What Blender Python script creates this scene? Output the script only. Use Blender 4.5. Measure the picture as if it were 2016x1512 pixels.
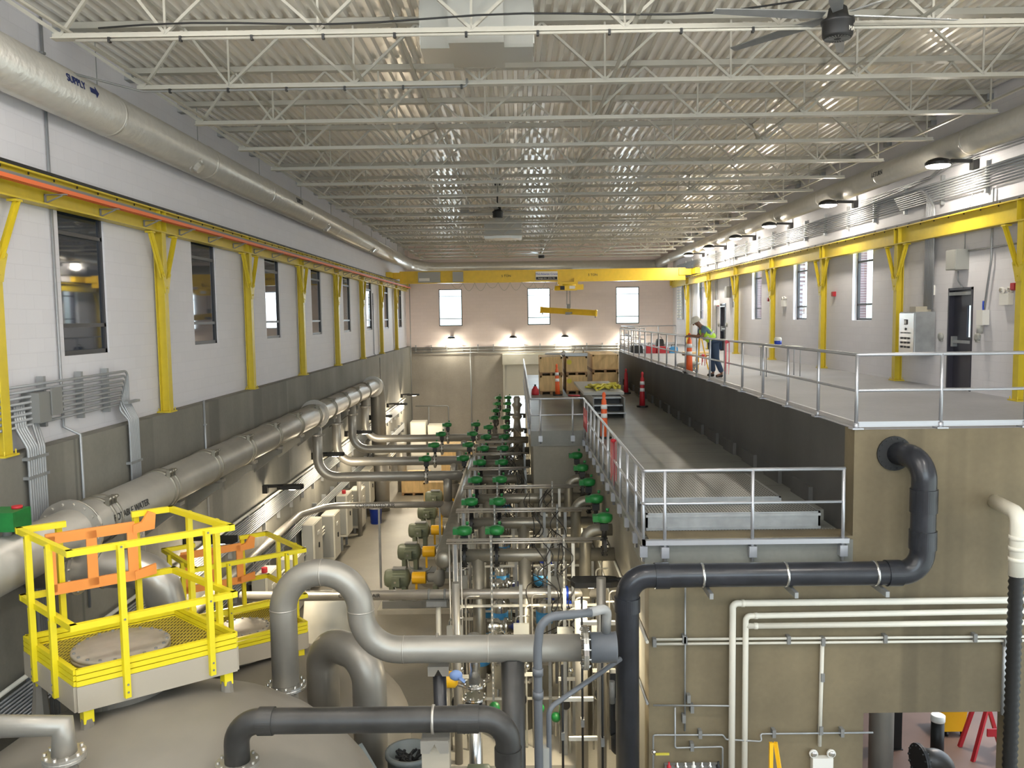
import bpy, math, random
from mathutils import Vector as V, Matrix
random.seed(7)
PI = math.pi
SC = bpy.context.scene
for _o in list(bpy.data.objects): bpy.data.objects.remove(_o)
C = SC.collection
EXPO = -0.2; SKY = 4.0; LP = 1.0
# ---------------- camera ----------------
cam = bpy.data.cameras.new('camera'); co = bpy.data.objects.new('camera', cam); C.objects.link(co); SC.camera = co
pt, yw, rl = .0793, -.0061, .0137
fw = V((math.sin(yw)*math.cos(pt), math.cos(yw)*math.cos(pt), -math.sin(pt)))
rt = V((math.cos(yw), -math.sin(yw), 0)); up = rt.cross(fw)
r2 = rt*math.cos(rl) - up*math.sin(rl); u2 = up*math.cos(rl) + rt*math.sin(rl)
co.matrix_world = Matrix(((r2.x, u2.x, -fw.x, 0), (r2.y, u2.y, -fw.y, 0), (r2.z, u2.z, -fw.z, 0), (0, 0, 0, 1)))
cam.sensor_width = 36; cam.lens = 1650/2016*36; cam.clip_end = 400
# ---------------- view and sky ----------------
SC.view_settings.view_transform = 'Standard'; SC.view_settings.look = 'None'; SC.view_settings.gamma = 1
SC.view_settings.use_curve_mapping = False; SC.view_settings.exposure = EXPO
W = bpy.data.worlds.new('sky'); SC.world = W; W.use_nodes = True; n = W.node_tree.nodes; l = W.node_tree.links; n.clear()
wo = n.new('ShaderNodeOutputWorld'); bg = n.new('ShaderNodeBackground'); tc = n.new('ShaderNodeTexCoord'); sx = n.new('ShaderNodeSeparateXYZ'); cr = n.new('ShaderNodeValToRGB')
l.new(tc.outputs['Generated'], sx.inputs[0]); l.new(sx.outputs['Z'], cr.inputs[0]); l.new(cr.outputs[0], bg.inputs[0]); l.new(bg.outputs[0], wo.inputs[0])
e = cr.color_ramp.elements; e[0].position = 0; e[0].color = (.55, .62, .6, 1); e[1].position = .25; e[1].color = (.74, .86, 1, 1)
k = cr.color_ramp.elements.new(.03); k.color = (.9, .97, 1, 1); bg.inputs[1].default_value = SKY
# ---------------- helpers ----------------
MATS = {}
def M(name, col, rough=.5, metal=0., var=0., vs=3., stretch=(1, 1, 1), bump=0., bs=40., emit=0., spec=.5, alpha=1.):
    m = bpy.data.materials.new(name); m.use_nodes = True; nt = m.node_tree; b = nt.nodes['Principled BSDF']
    b.inputs['Base Color'].default_value = (*col, 1); b.inputs['Roughness'].default_value = rough; b.inputs['Metallic'].default_value = metal
    b.inputs['Specular IOR Level'].default_value = spec; b.inputs['Alpha'].default_value = alpha
    if emit: b.inputs['Emission Color'].default_value = (*col, 1); b.inputs['Emission Strength'].default_value = emit
    if var or bump:
        t = nt.nodes.new('ShaderNodeTexCoord'); mp = nt.nodes.new('ShaderNodeMapping'); mp.inputs['Scale'].default_value = stretch
        nt.links.new(t.outputs['Object'], mp.inputs[0])
    if var:
        nz = nt.nodes.new('ShaderNodeTexNoise'); nz.inputs['Scale'].default_value = vs; nz.inputs['Detail'].default_value = 5
        nt.links.new(mp.outputs[0], nz.inputs[0]); r = nt.nodes.new('ShaderNodeValToRGB'); nt.links.new(nz.outputs[0], r.inputs[0])
        r.color_ramp.elements[0].position = .3; r.color_ramp.elements[1].position = .7
        r.color_ramp.elements[0].color = (*[c*(1-var) for c in col], 1); r.color_ramp.elements[1].color = (*[min(1, c*(1+var)) for c in col], 1)
        nt.links.new(r.outputs[0], b.inputs['Base Color'])
    if bump:
        n2 = nt.nodes.new('ShaderNodeTexNoise'); n2.inputs['Scale'].default_value = bs; bp = nt.nodes.new('ShaderNodeBump')
        bp.inputs['Strength'].default_value = bump; bp.inputs['Distance'].default_value = .02
        nt.links.new(mp.outputs[0], n2.inputs[0]); nt.links.new(n2.outputs[0], bp.inputs['Height']); nt.links.new(bp.outputs[0], b.inputs['Normal'])
    MATS[name] = m; return m
def axes_vec(nt, a, b2):
    t = nt.nodes.new('ShaderNodeTexCoord'); s = nt.nodes.new('ShaderNodeSeparateXYZ'); c = nt.nodes.new('ShaderNodeCombineXYZ')
    nt.links.new(t.outputs['Object'], s.inputs[0]); nt.links.new(s.outputs[a], c.inputs[0]); nt.links.new(s.outputs[b2], c.inputs[1]); return c.outputs[0]
def block_mat(name, a, col, mort, w=.4, h=.2, ms=.006, bump=.25, rough=.6, var=.03):
    m = M(name, col, rough); nt = m.node_tree; b = nt.nodes['Principled BSDF']; br = nt.nodes.new('ShaderNodeTexBrick')
    nt.links.new(axes_vec(nt, a, 'Z'), br.inputs['Vector']); br.inputs['Color1'].default_value = (*col, 1); br.inputs['Color2'].default_value = (*[c*(1-var) for c in col], 1)
    br.inputs['Mortar'].default_value = (*mort, 1); br.inputs['Scale'].default_value = 1; br.inputs['Mortar Size'].default_value = ms
    br.inputs['Brick Width'].default_value = w; br.inputs['Row Height'].default_value = h; br.inputs['Mortar Smooth'].default_value = .3
    nt.links.new(br.outputs['Color'], b.inputs['Base Color']); bp = nt.nodes.new('ShaderNodeBump'); bp.invert = True
    bp.inputs['Strength'].default_value = bump; bp.inputs['Distance'].default_value = .01; nt.links.new(br.outputs['Fac'], bp.inputs['Height']); nt.links.new(bp.outputs[0], b.inputs['Normal'])
    return m
def concrete(name, col, streak=.18, patch=.12, rough=.75, bands=None, aband='Y', seam=0):
    m = M(name, col, rough); nt = m.node_tree; b = nt.nodes['Principled BSDF']; t = nt.nodes.new('ShaderNodeTexCoord')
    def noise(sc, s, lo, hi, a, d=4):
        mp = nt.nodes.new('ShaderNodeMapping'); mp.inputs['Scale'].default_value = sc; nt.links.new(t.outputs['Object'], mp.inputs[0])
        z = nt.nodes.new('ShaderNodeTexNoise'); z.inputs['Scale'].default_value = s; z.inputs['Detail'].default_value = d; nt.links.new(mp.outputs[0], z.inputs[0])
        r = nt.nodes.new('ShaderNodeMapRange'); r.inputs['From Min'].default_value = lo; r.inputs['From Max'].default_value = hi
        r.inputs['To Min'].default_value = 1-a; r.inputs['To Max'].default_value = 1+a*.6; nt.links.new(z.outputs[0], r.inputs[0]); return r.outputs[0]
    outs = [noise((1, 1, 1), .7, .3, .7, patch), noise((1, 1, .1), 1.3, .3, .7, streak*.7, 2), noise((1, 1, 1), 14, .3, .7, .05, 6)]
    if bands:
        s = nt.nodes.new('ShaderNodeSeparateXYZ'); nt.links.new(t.outputs['Object'], s.inputs[0])
        for c0, hw, amt in bands:
            d = nt.nodes.new('ShaderNodeMath'); d.operation = 'SUBTRACT'; d.inputs[1].default_value = c0; nt.links.new(s.outputs[aband], d.inputs[0])
            ab = nt.nodes.new('ShaderNodeMath'); ab.operation = 'ABSOLUTE'; nt.links.new(d.outputs[0], ab.inputs[0])
            g = nt.nodes.new('ShaderNodeMapRange'); g.inputs['From Min'].default_value = hw-.03; g.inputs['From Max'].default_value = hw+.03
            g.inputs['To Min'].default_value = amt; g.inputs['To Max'].default_value = 1; nt.links.new(ab.outputs[0], g.inputs[0]); outs.append(g.outputs[0])
    if seam:
        s = nt.nodes.new('ShaderNodeSeparateXYZ'); nt.links.new(t.outputs['Object'], s.inputs[0]); mu = nt.nodes.new('ShaderNodeMath'); mu.operation = 'MULTIPLY'; mu.inputs[1].default_value = 1/seam; nt.links.new(s.outputs['Y'], mu.inputs[0])
        fr = nt.nodes.new('ShaderNodeMath'); fr.operation = 'FRACT'; nt.links.new(mu.outputs[0], fr.inputs[0]); gt = nt.nodes.new('ShaderNodeMapRange'); gt.inputs['From Min'].default_value = .02; gt.inputs['From Max'].default_value = .035; gt.inputs['To Min'].default_value = .55; gt.inputs['To Max'].default_value = 1; nt.links.new(fr.outputs[0], gt.inputs[0]); outs.append(gt.outputs[0])
    cur = outs[0]
    for o in outs[1:]:
        x = nt.nodes.new('ShaderNodeMath'); x.operation = 'MULTIPLY'; nt.links.new(cur, x.inputs[0]); nt.links.new(o, x.inputs[1]); cur = x.outputs[0]
    vm = nt.nodes.new('ShaderNodeVectorMath'); vm.operation = 'SCALE'; vm.inputs[0].default_value = col; nt.links.new(cur, vm.inputs['Scale'])
    nt.links.new(vm.outputs[0], b.inputs['Base Color']); return m
def grating(name, col, dark, a, s, duty=.55, metal=.3):
    m = M(name, col, .5, metal); nt = m.node_tree; b = nt.nodes['Principled BSDF']; t = nt.nodes.new('ShaderNodeTexCoord')
    cur = None
    for ax, sc, dt in ((a, s, duty), ('Y' if a == 'X' else 'X', s/2.5, .8)):
        sp = nt.nodes.new('ShaderNodeSeparateXYZ'); nt.links.new(t.outputs['Object'], sp.inputs[0])
        mu = nt.nodes.new('ShaderNodeMath'); mu.operation = 'MULTIPLY'; mu.inputs[1].default_value = sc; nt.links.new(sp.outputs[ax], mu.inputs[0])
        fr = nt.nodes.new('ShaderNodeMath'); fr.operation = 'FRACT'; nt.links.new(mu.outputs[0], fr.inputs[0])
        lt = nt.nodes.new('ShaderNodeMath'); lt.operation = 'LESS_THAN'; lt.inputs[1].default_value = dt; nt.links.new(fr.outputs[0], lt.inputs[0])
        if cur is None: cur = lt.outputs[0]
        else:
            mn = nt.nodes.new('ShaderNodeMath'); mn.operation = 'MINIMUM'; nt.links.new(cur, mn.inputs[0]); nt.links.new(lt.outputs[0], mn.inputs[1]); cur = mn.outputs[0]
    mx = nt.nodes.new('ShaderNodeMix'); mx.data_type = 'RGBA'; mx.inputs[6].default_value = (*col, 1); mx.inputs[7].default_value = (*dark, 1)
    nt.links.new(cur, mx.inputs[0]); nt.links.new(mx.outputs[2], b.inputs['Base Color']); return m
def glass(name, col, refl):
    m = bpy.data.materials.new(name); m.use_nodes = True; nt = m.node_tree; nt.nodes.clear()
    o = nt.nodes.new('ShaderNodeOutputMaterial'); tr = nt.nodes.new('ShaderNodeBsdfTransparent'); tr.inputs[0].default_value = (*col, 1)
    g = nt.nodes.new('ShaderNodeBsdfGlossy'); g.inputs['Roughness'].default_value = .02; mx = nt.nodes.new('ShaderNodeMixShader'); fr = nt.nodes.new('ShaderNodeFresnel'); fr.inputs[0].default_value = refl
    ge = nt.nodes.new('ShaderNodeNewGeometry'); sb = nt.nodes.new('ShaderNodeMath'); sb.operation = 'SUBTRACT'; sb.use_clamp = True; nt.links.new(fr.outputs[0], sb.inputs[0]); nt.links.new(ge.outputs['Backfacing'], sb.inputs[1]); nt.links.new(sb.outputs[0], mx.inputs[0]); nt.links.new(tr.outputs[0], mx.inputs[1]); nt.links.new(g.outputs[0], mx.inputs[2]); nt.links.new(mx.outputs[0], o.inputs[0]); MATS[name] = m; return m
class MB:
    def __init__(s): s.v = []; s.f = []; s.sm = []
    def add(s, vs, fs, sm=False):
        b = len(s.v); s.v += [V(x) for x in vs]; s.f += [[b+i for i in f] for f in fs]; s.sm += [sm]*len(fs) if isinstance(sm, bool) else list(sm); return s
    def bx(s, x0, x1, y0, y1, z0, z1):
        return s.add([(x, y, z) for x in (x0, x1) for y in (y0, y1) for z in (z0, z1)], [(0, 1, 3, 2), (4, 6, 7, 5), (0, 4, 5, 1), (2, 3, 7, 6), (0, 2, 6, 4), (1, 5, 7, 3)])
    def box(s, c, d): return s.bx(c[0]-d[0]/2, c[0]+d[0]/2, c[1]-d[1]/2, c[1]+d[1]/2, c[2]-d[2]/2, c[2]+d[2]/2)
    def ext(s, sec, p, q, up=(0, 0, 1), cap=True):
        p = V(p); q = V(q); d = (q-p).normalized(); up = V(up)
        if abs(d.dot(up)) > .99: up = V((0, 1, 0))
        sd = d.cross(up).normalized(); u = sd.cross(d); m = len(sec)
        vs = [b + sd*a[0] + u*a[1] for b in (p, q) for a in sec]
        fs = [(i, (i+1) % m, m+(i+1) % m, m+i) for i in range(m)]
        if cap: fs += [tuple(range(m))[::-1], tuple(range(m, 2*m))]
        return s.add(vs, fs)
    def bar(s, p, q, w, h=None, up=(0, 0, 1)):
        h = h or w; return s.ext([(-w/2, -h/2), (w/2, -h/2), (w/2, h/2), (-w/2, h/2)], p, q, up)
    def ibeam(s, p, q, w, h, tf=.02, tw=.015, up=(0, 0, 1)):
        a, b, t = w/2, h/2, tw/2
        return s.ext([(-a, -b), (a, -b), (a, -b+tf), (t, -b+tf), (t, b-tf), (a, b-tf), (a, b), (-a, b), (-a, b-tf), (-t, b-tf), (-t, -b+tf), (-a, -b+tf)], p, q, up)
    def tube(s, pts, r, n=12, cap=True, rs=None):
        pts = [V(p) for p in pts]; t0 = (pts[1]-pts[0]).normalized(); a = V((0, 0, 1)) if abs(t0.z) < .9 else V((1, 0, 0)); nn = (a - t0*a.dot(t0)).normalized(); vs = []
        for i, p in enumerate(pts):
            if i == 0: t = t0
            elif i == len(pts)-1: t = (pts[i]-pts[i-1]).normalized()
            else: t = ((pts[i]-pts[i-1]).normalized() + (pts[i+1]-pts[i]).normalized()).normalized()
            nn = (nn - t*nn.dot(t)).normalized(); bb = t.cross(nn); R = rs[i] if rs else r
            vs += [p + (nn*math.cos(2*PI*j/n) + bb*math.sin(2*PI*j/n))*R for j in range(n)]
        fs = [(i*n+j, i*n+(j+1) % n, (i+1)*n+(j+1) % n, (i+1)*n+j) for i in range(len(pts)-1) for j in range(n)]; sm = [True]*len(fs)
        if cap: fs += [tuple(range(n))[::-1], tuple(range((len(pts)-1)*n, len(pts)*n))]; sm += [False]*2
        return s.add(vs, fs, sm)
    def cyl(s, p, q, r, r2=None, n=16, cap=True): return s.tube([p, q], r, n, cap, [r, r if r2 is None else r2])
    def lathe(s, o, ax, prof, n=24, sm=True):
        o = V(o); t = V(ax).normalized(); a = V((0, 0, 1)) if abs(t.z) < .9 else V((1, 0, 0)); u = (a-t*a.dot(t)).normalized(); w = t.cross(u); vs = []
        for r, h in prof: vs += [o + t*h + (u*math.cos(2*PI*j/n)+w*math.sin(2*PI*j/n))*r for j in range(n)]
        k = len(prof); fs = [(i*n+j, i*n+(j+1) % n, (i+1)*n+(j+1) % n, (i+1)*n+j) for i in range(k-1) for j in range(n)]
        s.add(vs, fs + [tuple(range(n))[::-1], tuple(range((k-1)*n, k*n))], [sm]*len(fs)+[False]*2); return s
    def sph(s, c, r, n=12, sc=(1, 1, 1)):
        m = n//2; prof = [(max(1e-4, math.sin(PI*i/m))*1.0, -math.cos(PI*i/m)) for i in range(m+1)]; b = MB().lathe((0, 0, 0), (0, 0, 1), prof, n)
        return s.add([V((v.x*r*sc[0], v.y*r*sc[1], v.z*r*sc[2]))+V(c) for v in b.v], b.f, True)
    def prism(s, pts, o, u, w, t):
        o = V(o); u = V(u); w = V(w); nn = u.cross(w).normalized()*t/2; m = len(pts); vs = [o+u*a+w*b-nn for a, b in pts]+[o+u*a+w*b+nn for a, b in pts]
        return s.add(vs, [tuple(range(m))[::-1], tuple(range(m, 2*m))]+[(i, (i+1) % m, m+(i+1) % m, m+i) for i in range(m)])
    def merge(s, o, off=(0, 0, 0), rz=0, sc=1):
        R = Matrix.Rotation(rz, 3, 'Z'); return s.add([R @ (v*sc) + V(off) for v in o.v], o.f, o.sm)
    def build(s, name, mat, parent=None, loc=None):
        off = V(OFF.get(parent.name, (0, 0, 0))) if parent else (V(loc) if loc is not None else (V(((min(v.x for v in s.v)+max(v.x for v in s.v))/2, (min(v.y for v in s.v)+max(v.y for v in s.v))/2, min(v.z for v in s.v))) if s.v else V((0, 0, 0))))
        me = bpy.data.meshes.new(name); me.from_pydata([v-off for v in s.v], [], s.f); me.polygons.foreach_set('use_smooth', s.sm); me.update()
        me.materials.append(MATS[mat] if isinstance(mat, str) else mat); o = bpy.data.objects.new(name, me); C.objects.link(o)
        if parent: o.parent = parent; OFF[o.name] = off
        else: o.location = off
        return o
OFF = {}
def tag(o, label, cat, group=None, kind=None):
    o['label'] = label; o['category'] = cat
    if group: o['group'] = group
    if kind: o['kind'] = kind
    return o
def thing(name, label, cat, loc=(0, 0, 0), group=None):
    o = bpy.data.objects.new(name, None); o.empty_display_size = .1; C.objects.link(o); o.location = loc; OFF[o.name] = V(loc); return tag(o, label, cat, group)
def struct(name, mb, mat, parent=None, loc=None):
    o = mb.build(name, mat, parent, (0, 0, 0) if loc is None and not parent else loc)
    if not parent: o['kind'] = 'structure'
    return o
def dup(root, loc, label, rz=0, sc=1):
    def cp(o, par):
        c = o.copy(); C.objects.link(c)
        if par: c.parent = par
        for ch in [x for x in bpy.data.objects if x.parent == o]: cp(ch, c)
        return c
    r = cp(root, None); r.location = loc; r.rotation_euler = (0, 0, rz); r.scale = (sc,)*3; r['label'] = label; return r
def place(first, root, loc, label, rz=0, sc=1):
    if first: root.location = loc; root.rotation_euler = (0, 0, rz); root.scale = (sc,)*3; root['label'] = label; return root
    return dup(root, loc, label, rz, sc)
def fil(pts, R, k=6):
    pts = [V(p) for p in pts]; out = [pts[0]]
    for i in range(1, len(pts)-1):
        a = (pts[i-1]-pts[i]); b = (pts[i+1]-pts[i]); la = a.length; lb = b.length; a.normalize(); b.normalize(); ang = a.angle(b)
        d = min(R/math.tan(ang/2), la*.49, lb*.49); p = pts[i]+a*d; q = pts[i]+b*d
        rr = d*math.tan(ang/2); c = pts[i]+(a+b).normalized()*(rr/math.sin(ang/2))
        ph = PI-ang
        if ph < .02: out.append(pts[i]); continue
        e1 = (p-c).normalized(); e2 = (q-c).normalized()
        for j in range(k+1): t = j/k; out.append(c+(e1*math.sin((1-t)*ph)+e2*math.sin(t*ph))*(rr/math.sin(ph)))
    out.append(pts[-1]); return out
def flange(mb, p, ax, r, t=.03, k=8, br=.012):
    p = V(p); a = V(ax).normalized(); mb.lathe(p-a*t, a, [(r, 0), (r, t*.85), (r*.985, t), (r, t*1.15), (r, 2*t)], 24, False)
    h = V((0, 0, 1)) if abs(a.z) < .9 else V((1, 0, 0)); u = (h-a*h.dot(a)).normalized(); w = a.cross(u)
    for j in range(k):
        c = p+(u*math.cos(2*PI*(j+.5)/k)+w*math.sin(2*PI*(j+.5)/k))*r*.87; mb.cyl(c-a*t*1.9, c+a*t*1.9, br, n=6)
    return mb
def text(body, size, o, u, w, mat, parent=None, name='lettering', ext=.002, align='CENTER'):
    cu = bpy.data.curves.new(name, 'FONT'); cu.body = body; cu.size = size; cu.extrude = ext; cu.align_x = align; cu.align_y = 'CENTER'
    t = bpy.data.objects.new('tmp', cu); C.objects.link(t); bpy.context.view_layer.update()
    me = bpy.data.meshes.new_from_object(t.evaluated_get(bpy.context.evaluated_depsgraph_get())); bpy.data.objects.remove(t)
    u = V(u).normalized(); w = V(w).normalized(); nn = u.cross(w); mb = MB(); mb.add([V(o)+u*v.co.x+w*v.co.y+nn*v.co.z for v in me.vertices], [list(p.vertices) for p in me.polygons])
    return mb.build(name, mat, parent)
ORD = ['nearest', 'second nearest', 'third nearest', 'fourth nearest', 'fifth nearest', 'sixth nearest', 'seventh nearest', 'eighth nearest', 'ninth nearest', 'tenth nearest', 'eleventh nearest', 'twelfth nearest', 'thirteenth nearest', 'fourteenth nearest', 'fifteenth nearest', 'sixteenth nearest', 'seventeenth nearest', 'eighteenth nearest']
def near(k, n): return ORD[k] if k <= n//2 or n-k > 4 else ['farthest', 'second farthest', 'third farthest', 'fourth farthest'][n-1-k]
# ---------------- materials ----------------
M('white_steel', (.47, .45, .385), .45); M('deck_metal', (.92, .885, .82), .24, .4); M('yellow', (.60, .46, .025), .4, var=.06, vs=6); M('bright_yellow', (.80, .53, .015), .4, var=.06, vs=5)
M('frp_yellow', (.80, .66, .015), .42); M('orange', (.85, .30, .06), .45); M('conductor_orange', (.8, .17, .05), .5); M('black', (.012, .012, .012), .5); M('black_rubber', (.02, .02, .022), .6); M('dark_frame', (.03, .028, .03), .4)
M('aluminium', (.5, .51, .54), .38, .7); M('galv', (.36, .37, .37), .45, .6, var=.12, vs=5); M('conduit', (.36, .37, .38), .45, .5); M('stainless', (.52, .49, .44), .36, .7, var=.1, vs=2.5, stretch=(1, 1, 1)); M('stainless_bright', (.68, .68, .66), .22, .95)
M('matte_stainless', (.35, .33, .29), .42, .5, var=.08, vs=2); M('skid_stainless', (.25, .23, .185), .4, .6, var=.12, vs=4)
M('pvc_dark', (.022, .024, .03), .28, var=.25, vs=4); M('pvc_dusty', (.038, .036, .033), .42, var=.5, vs=2); M('pvc_grey', (.13, .14, .155), .42); M('pvc_white', (.78, .74, .63), .4); M('chrome', (.75, .75, .73), .18, 1)
M('duct_wrap', (.52, .50, .45), .32, .45, bump=.5, bs=9, var=.05, vs=6); M('duct_sheet', (.45, .445, .41), .33, .5); M('ink_blue', (.01, .02, .1), .6); M('ink', (.02, .02, .02), .6)
M('green', (.012, .17, .035), .42, var=.15, vs=9); M('motor_green', (.16, .18, .12), .45, var=.08, vs=4); M('guard_yellow', (.92, .50, .01), .4); M('machine_grey', (.2, .2, .19), .5)
M('plywood', (.62, .43, .2), .7, var=.16, vs=2, stretch=(6, 1, 1)); M('pallet_wood', (.3, .18, .09), .8); M('cone_orange', (.85, .13, .03), .5); M('cone_white', (.8, .8, .78), .4); M('red', (.5, .02, .03), .5); M('pink_tape', (.85, .12, .16), .5); M('alarm_red', (.42, .02, .03), .4)
M('cabinet', (.66, .63, .54), .45); M('tan_box', (.4, .36, .28), .5); M('grey_box', (.36, .36, .33), .5); M('white_plastic', (.78, .76, .7), .4); M('tank', (.22, .198, .165), .6, .05, var=.08, vs=1.5); M('beige_frp', (.42, .37, .29), .5); M('lid', (.4, .36, .30), .5, .15, var=.1, vs=4)
M('blue', (.01, .05, .42), .4); M('sky_blue', (.05, .3, .62), .4); M('lens', (1, .9, .72), .3, emit=30); M('white_pad', (.42, .39, .32), .7, var=.08, vs=3); M('glove_blue', (.25, .38, .7), .5); M('cable_black', (.02, .018, .016), .5)
M('skin', (.2, .095, .055), .55); M('shirt', (.10, .17, .22), .8); M('vest', (.55, .85, .05), .6); M('vest_strip', (.6, .62, .6), .35); M('trousers', (.035, .06, .11), .85); M('hat', (.7, .66, .56), .4); M('boots', (.02, .018, .016), .7)
M('cement_cover', (.62, .6, .52), .6, var=.05, vs=2); M('strap_yellow', (.6, .52, .06), .7); M('bag_grey', (.45, .42, .38), .6); M('door_dark', (.03, .028, .04), .3); M('mirror_pane', (.02, .028, .042), .03, .0, spec=1.0); M('red_floor', (.11, .065, .048), .6, var=.08, vs=2)
M('barrel_white', (.82, .82, .78), .35); M('roll_white', (.66, .62, .56), .5); M('bag_plastic', (.45, .45, .44), .25, alpha=.75); M('galv_grate', (.4, .4, .39), .4, .6); M('bucket_grey', (.16, .18, .18), .5)
block_mat('cmu_side', 'Y', (.72, .705, .73), (.67, .655, .68)); block_mat('cmu_far', 'X', (.84, .72, .68), (.77, .65, .61)); block_mat('brick', 'Y', (.15, .085, .09), (.3, .28, .28), .2, .07, .008, .5, .8, .3)
concrete('conc_left', (.215, .205, .175), .2, .15, bands=[(14.3, .32, .8), (17.6, .3, .78), (20.6, .35, .84), (25.7, .3, .85), (12.0, .02, .5), (11.2, .5, .82), (23.3, .02, 1.5)])
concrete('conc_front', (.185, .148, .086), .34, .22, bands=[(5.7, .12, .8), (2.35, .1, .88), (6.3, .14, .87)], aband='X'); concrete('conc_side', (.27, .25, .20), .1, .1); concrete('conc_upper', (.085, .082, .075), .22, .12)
concrete('conc_deck', (.31, .315, .335), .03, .1, .55); concrete('conc_gallery', (.21, .21, .185), .03, .25, .45, seam=1.25); concrete('conc_floor', (.24, .22, .18), .04, .16, .42); concrete('conc_far', (.33, .30, .26), .12, .12)
grating('grate_galv', (.36, .36, .33), (.05, .05, .045), 'X', 22); grating('grate_yellow', (.45, .36, .04), (.07, .05, .02), 'X', 26, .5, 0)
glass('clear_glass', (.93, .97, .98), 1.45)
# ---------------- lamps: a builder for the wall floodlights, each with its own light ----------------
def lamp_mesh(name, label, loc, d, arm, power, group, col=(1, .88, .68), tilt=0, head=.25, size=.3, lens=True, fill_ratio=.6, flat=False):
    t = thing(name, label, 'lamp', loc, group); p = V(loc); d = V(d)
    m = MB(); m.box((p.x+d.x*.06, p.y+d.y*.06, p.z-.02), (.12 if abs(d.x) else .16, .16 if abs(d.x) else .12, .2)); m.build('wall_bracket', 'black', t)
    h = p+d*arm+V((0, 0, tilt)); m = MB(); m.bar(p+d*.1+V((0, 0, .05)), h+V((0, 0, .06))-d*head, .09, .07); m.build('arm', 'black', t)
    m = MB()
    if flat:
        m.prism([(-head*1.5, -head*.45), (-head*1.1, -head*.62), (head*.9, -head*.62), (head*1.1, 0), (head*.9, head*.62), (-head*1.1, head*.62), (-head*1.5, head*.45)], h+V((0, 0, .03)), d, (-d.y, d.x, 0), .09)
        hd = m.build('lamp_head', 'black', t); MB().lathe(h+V((0, 0, -.03)), (0, 0, 1), [(head*.5, 0), (head*.5, .02)], 20).build('lens', 'lens', hd)
    else:
        m.lathe(h+V((0, 0, -.03)), (0, 0, 1), [(head, 0), (head, .06), (head*.8, .11), (head*.3, .15)], 20, False); hd = m.build('lamp_head', 'black', t)
        MB().lathe(h+V((0, 0, -.085)), (0, 0, 1), [(head*.45, 0), (head*.85, .025), (head*.93, .055)], 20).build('lens', 'lens', hd)
    la = bpy.data.lights.new('lamp_light', 'AREA'); la.shape = 'DISK'; la.size = size; la.energy = power*LP; la.color = col
    lo = bpy.data.objects.new('lamp_light', la); C.objects.link(lo); lo.location = h+V((0, 0, -.09))-p; lo.parent = t
    if fill_ratio:
        la = bpy.data.lights.new('ceiling_fill', 'POINT'); la.shadow_soft_size = .08; la.energy = power*fill_ratio*LP; la.color = col; lo = bpy.data.objects.new('ceiling_fill', la); C.objects.link(lo); lo.location = h+V((0, 0, -.2))-p; lo.parent = t  # extra omni light added below the head to brighten the ceiling
    return t
S0, SP = 10.48, 5.03
for k in range(6):
    y = [17.45, 23.5, 28.9, 33.3, 37.9, 42.3][k]
    lamp_mesh('wall_floodlight', 'black floodlight high on the right wall, %s to the camera' % near(k, 6), (9.45, y, 3.0), (-1, 0, 0), .8, 62*[1, 1, 1.1, 1.4, 2.0, 2.8][k], 'floodlights high on the right wall', (1, .92, .8), fill_ratio=1.3)
for k in range(7):
    y = 15.75+SP*k
    lamp_mesh('wall_floodlight', 'black floodlight on an arm low on the left concrete wall, %s to the camera' % near(k, 7), (-6.42, y, -4.2), (1, 0, 0),   .75, 90*[1, 1, 1, 1.1, 1.3, 1.6, 2][k], 'floodlights low on the left wall', (1, .86, .64), flat=True, fill_ratio=.7)
for k in range(4):
    x = [-3.9, -.2, 2.9, 6.6][k]
    lamp_mesh('wall_pack_light', ['leftmost', 'second from left of the', 'third from left of the', 'rightmost'][k].replace('most', 'most of the') + ' small wall lights glowing on the far concrete band', (x, 50.75, -1.2), (0, -1, 0), .55, 60, 'wall lights on the far wall', (1, .93, .75), head=.22, fill_ratio=.8)
lamp_mesh('wall_floodlight', 'black floodlight seen from above beside the large dark vertical pipe', (1.87, 13.6, -4.42), (-1, 0, 0), .7, 170, None, (1, .88, .64), head=.3, flat=True, fill_ratio=.15)
for k in range(5):
    lamp_mesh('wall_floodlight', 'floodlight under the gallery edge above the valve skid, %s to the camera' % near(k, 5), (1.87 if k < 2 else .38, 18.4+5.2*k, -4.6), (-1, 0, 0), .6, 55, 'floodlights under the gallery', (1, .88, .64), flat=True, fill_ratio=.25)
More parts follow.
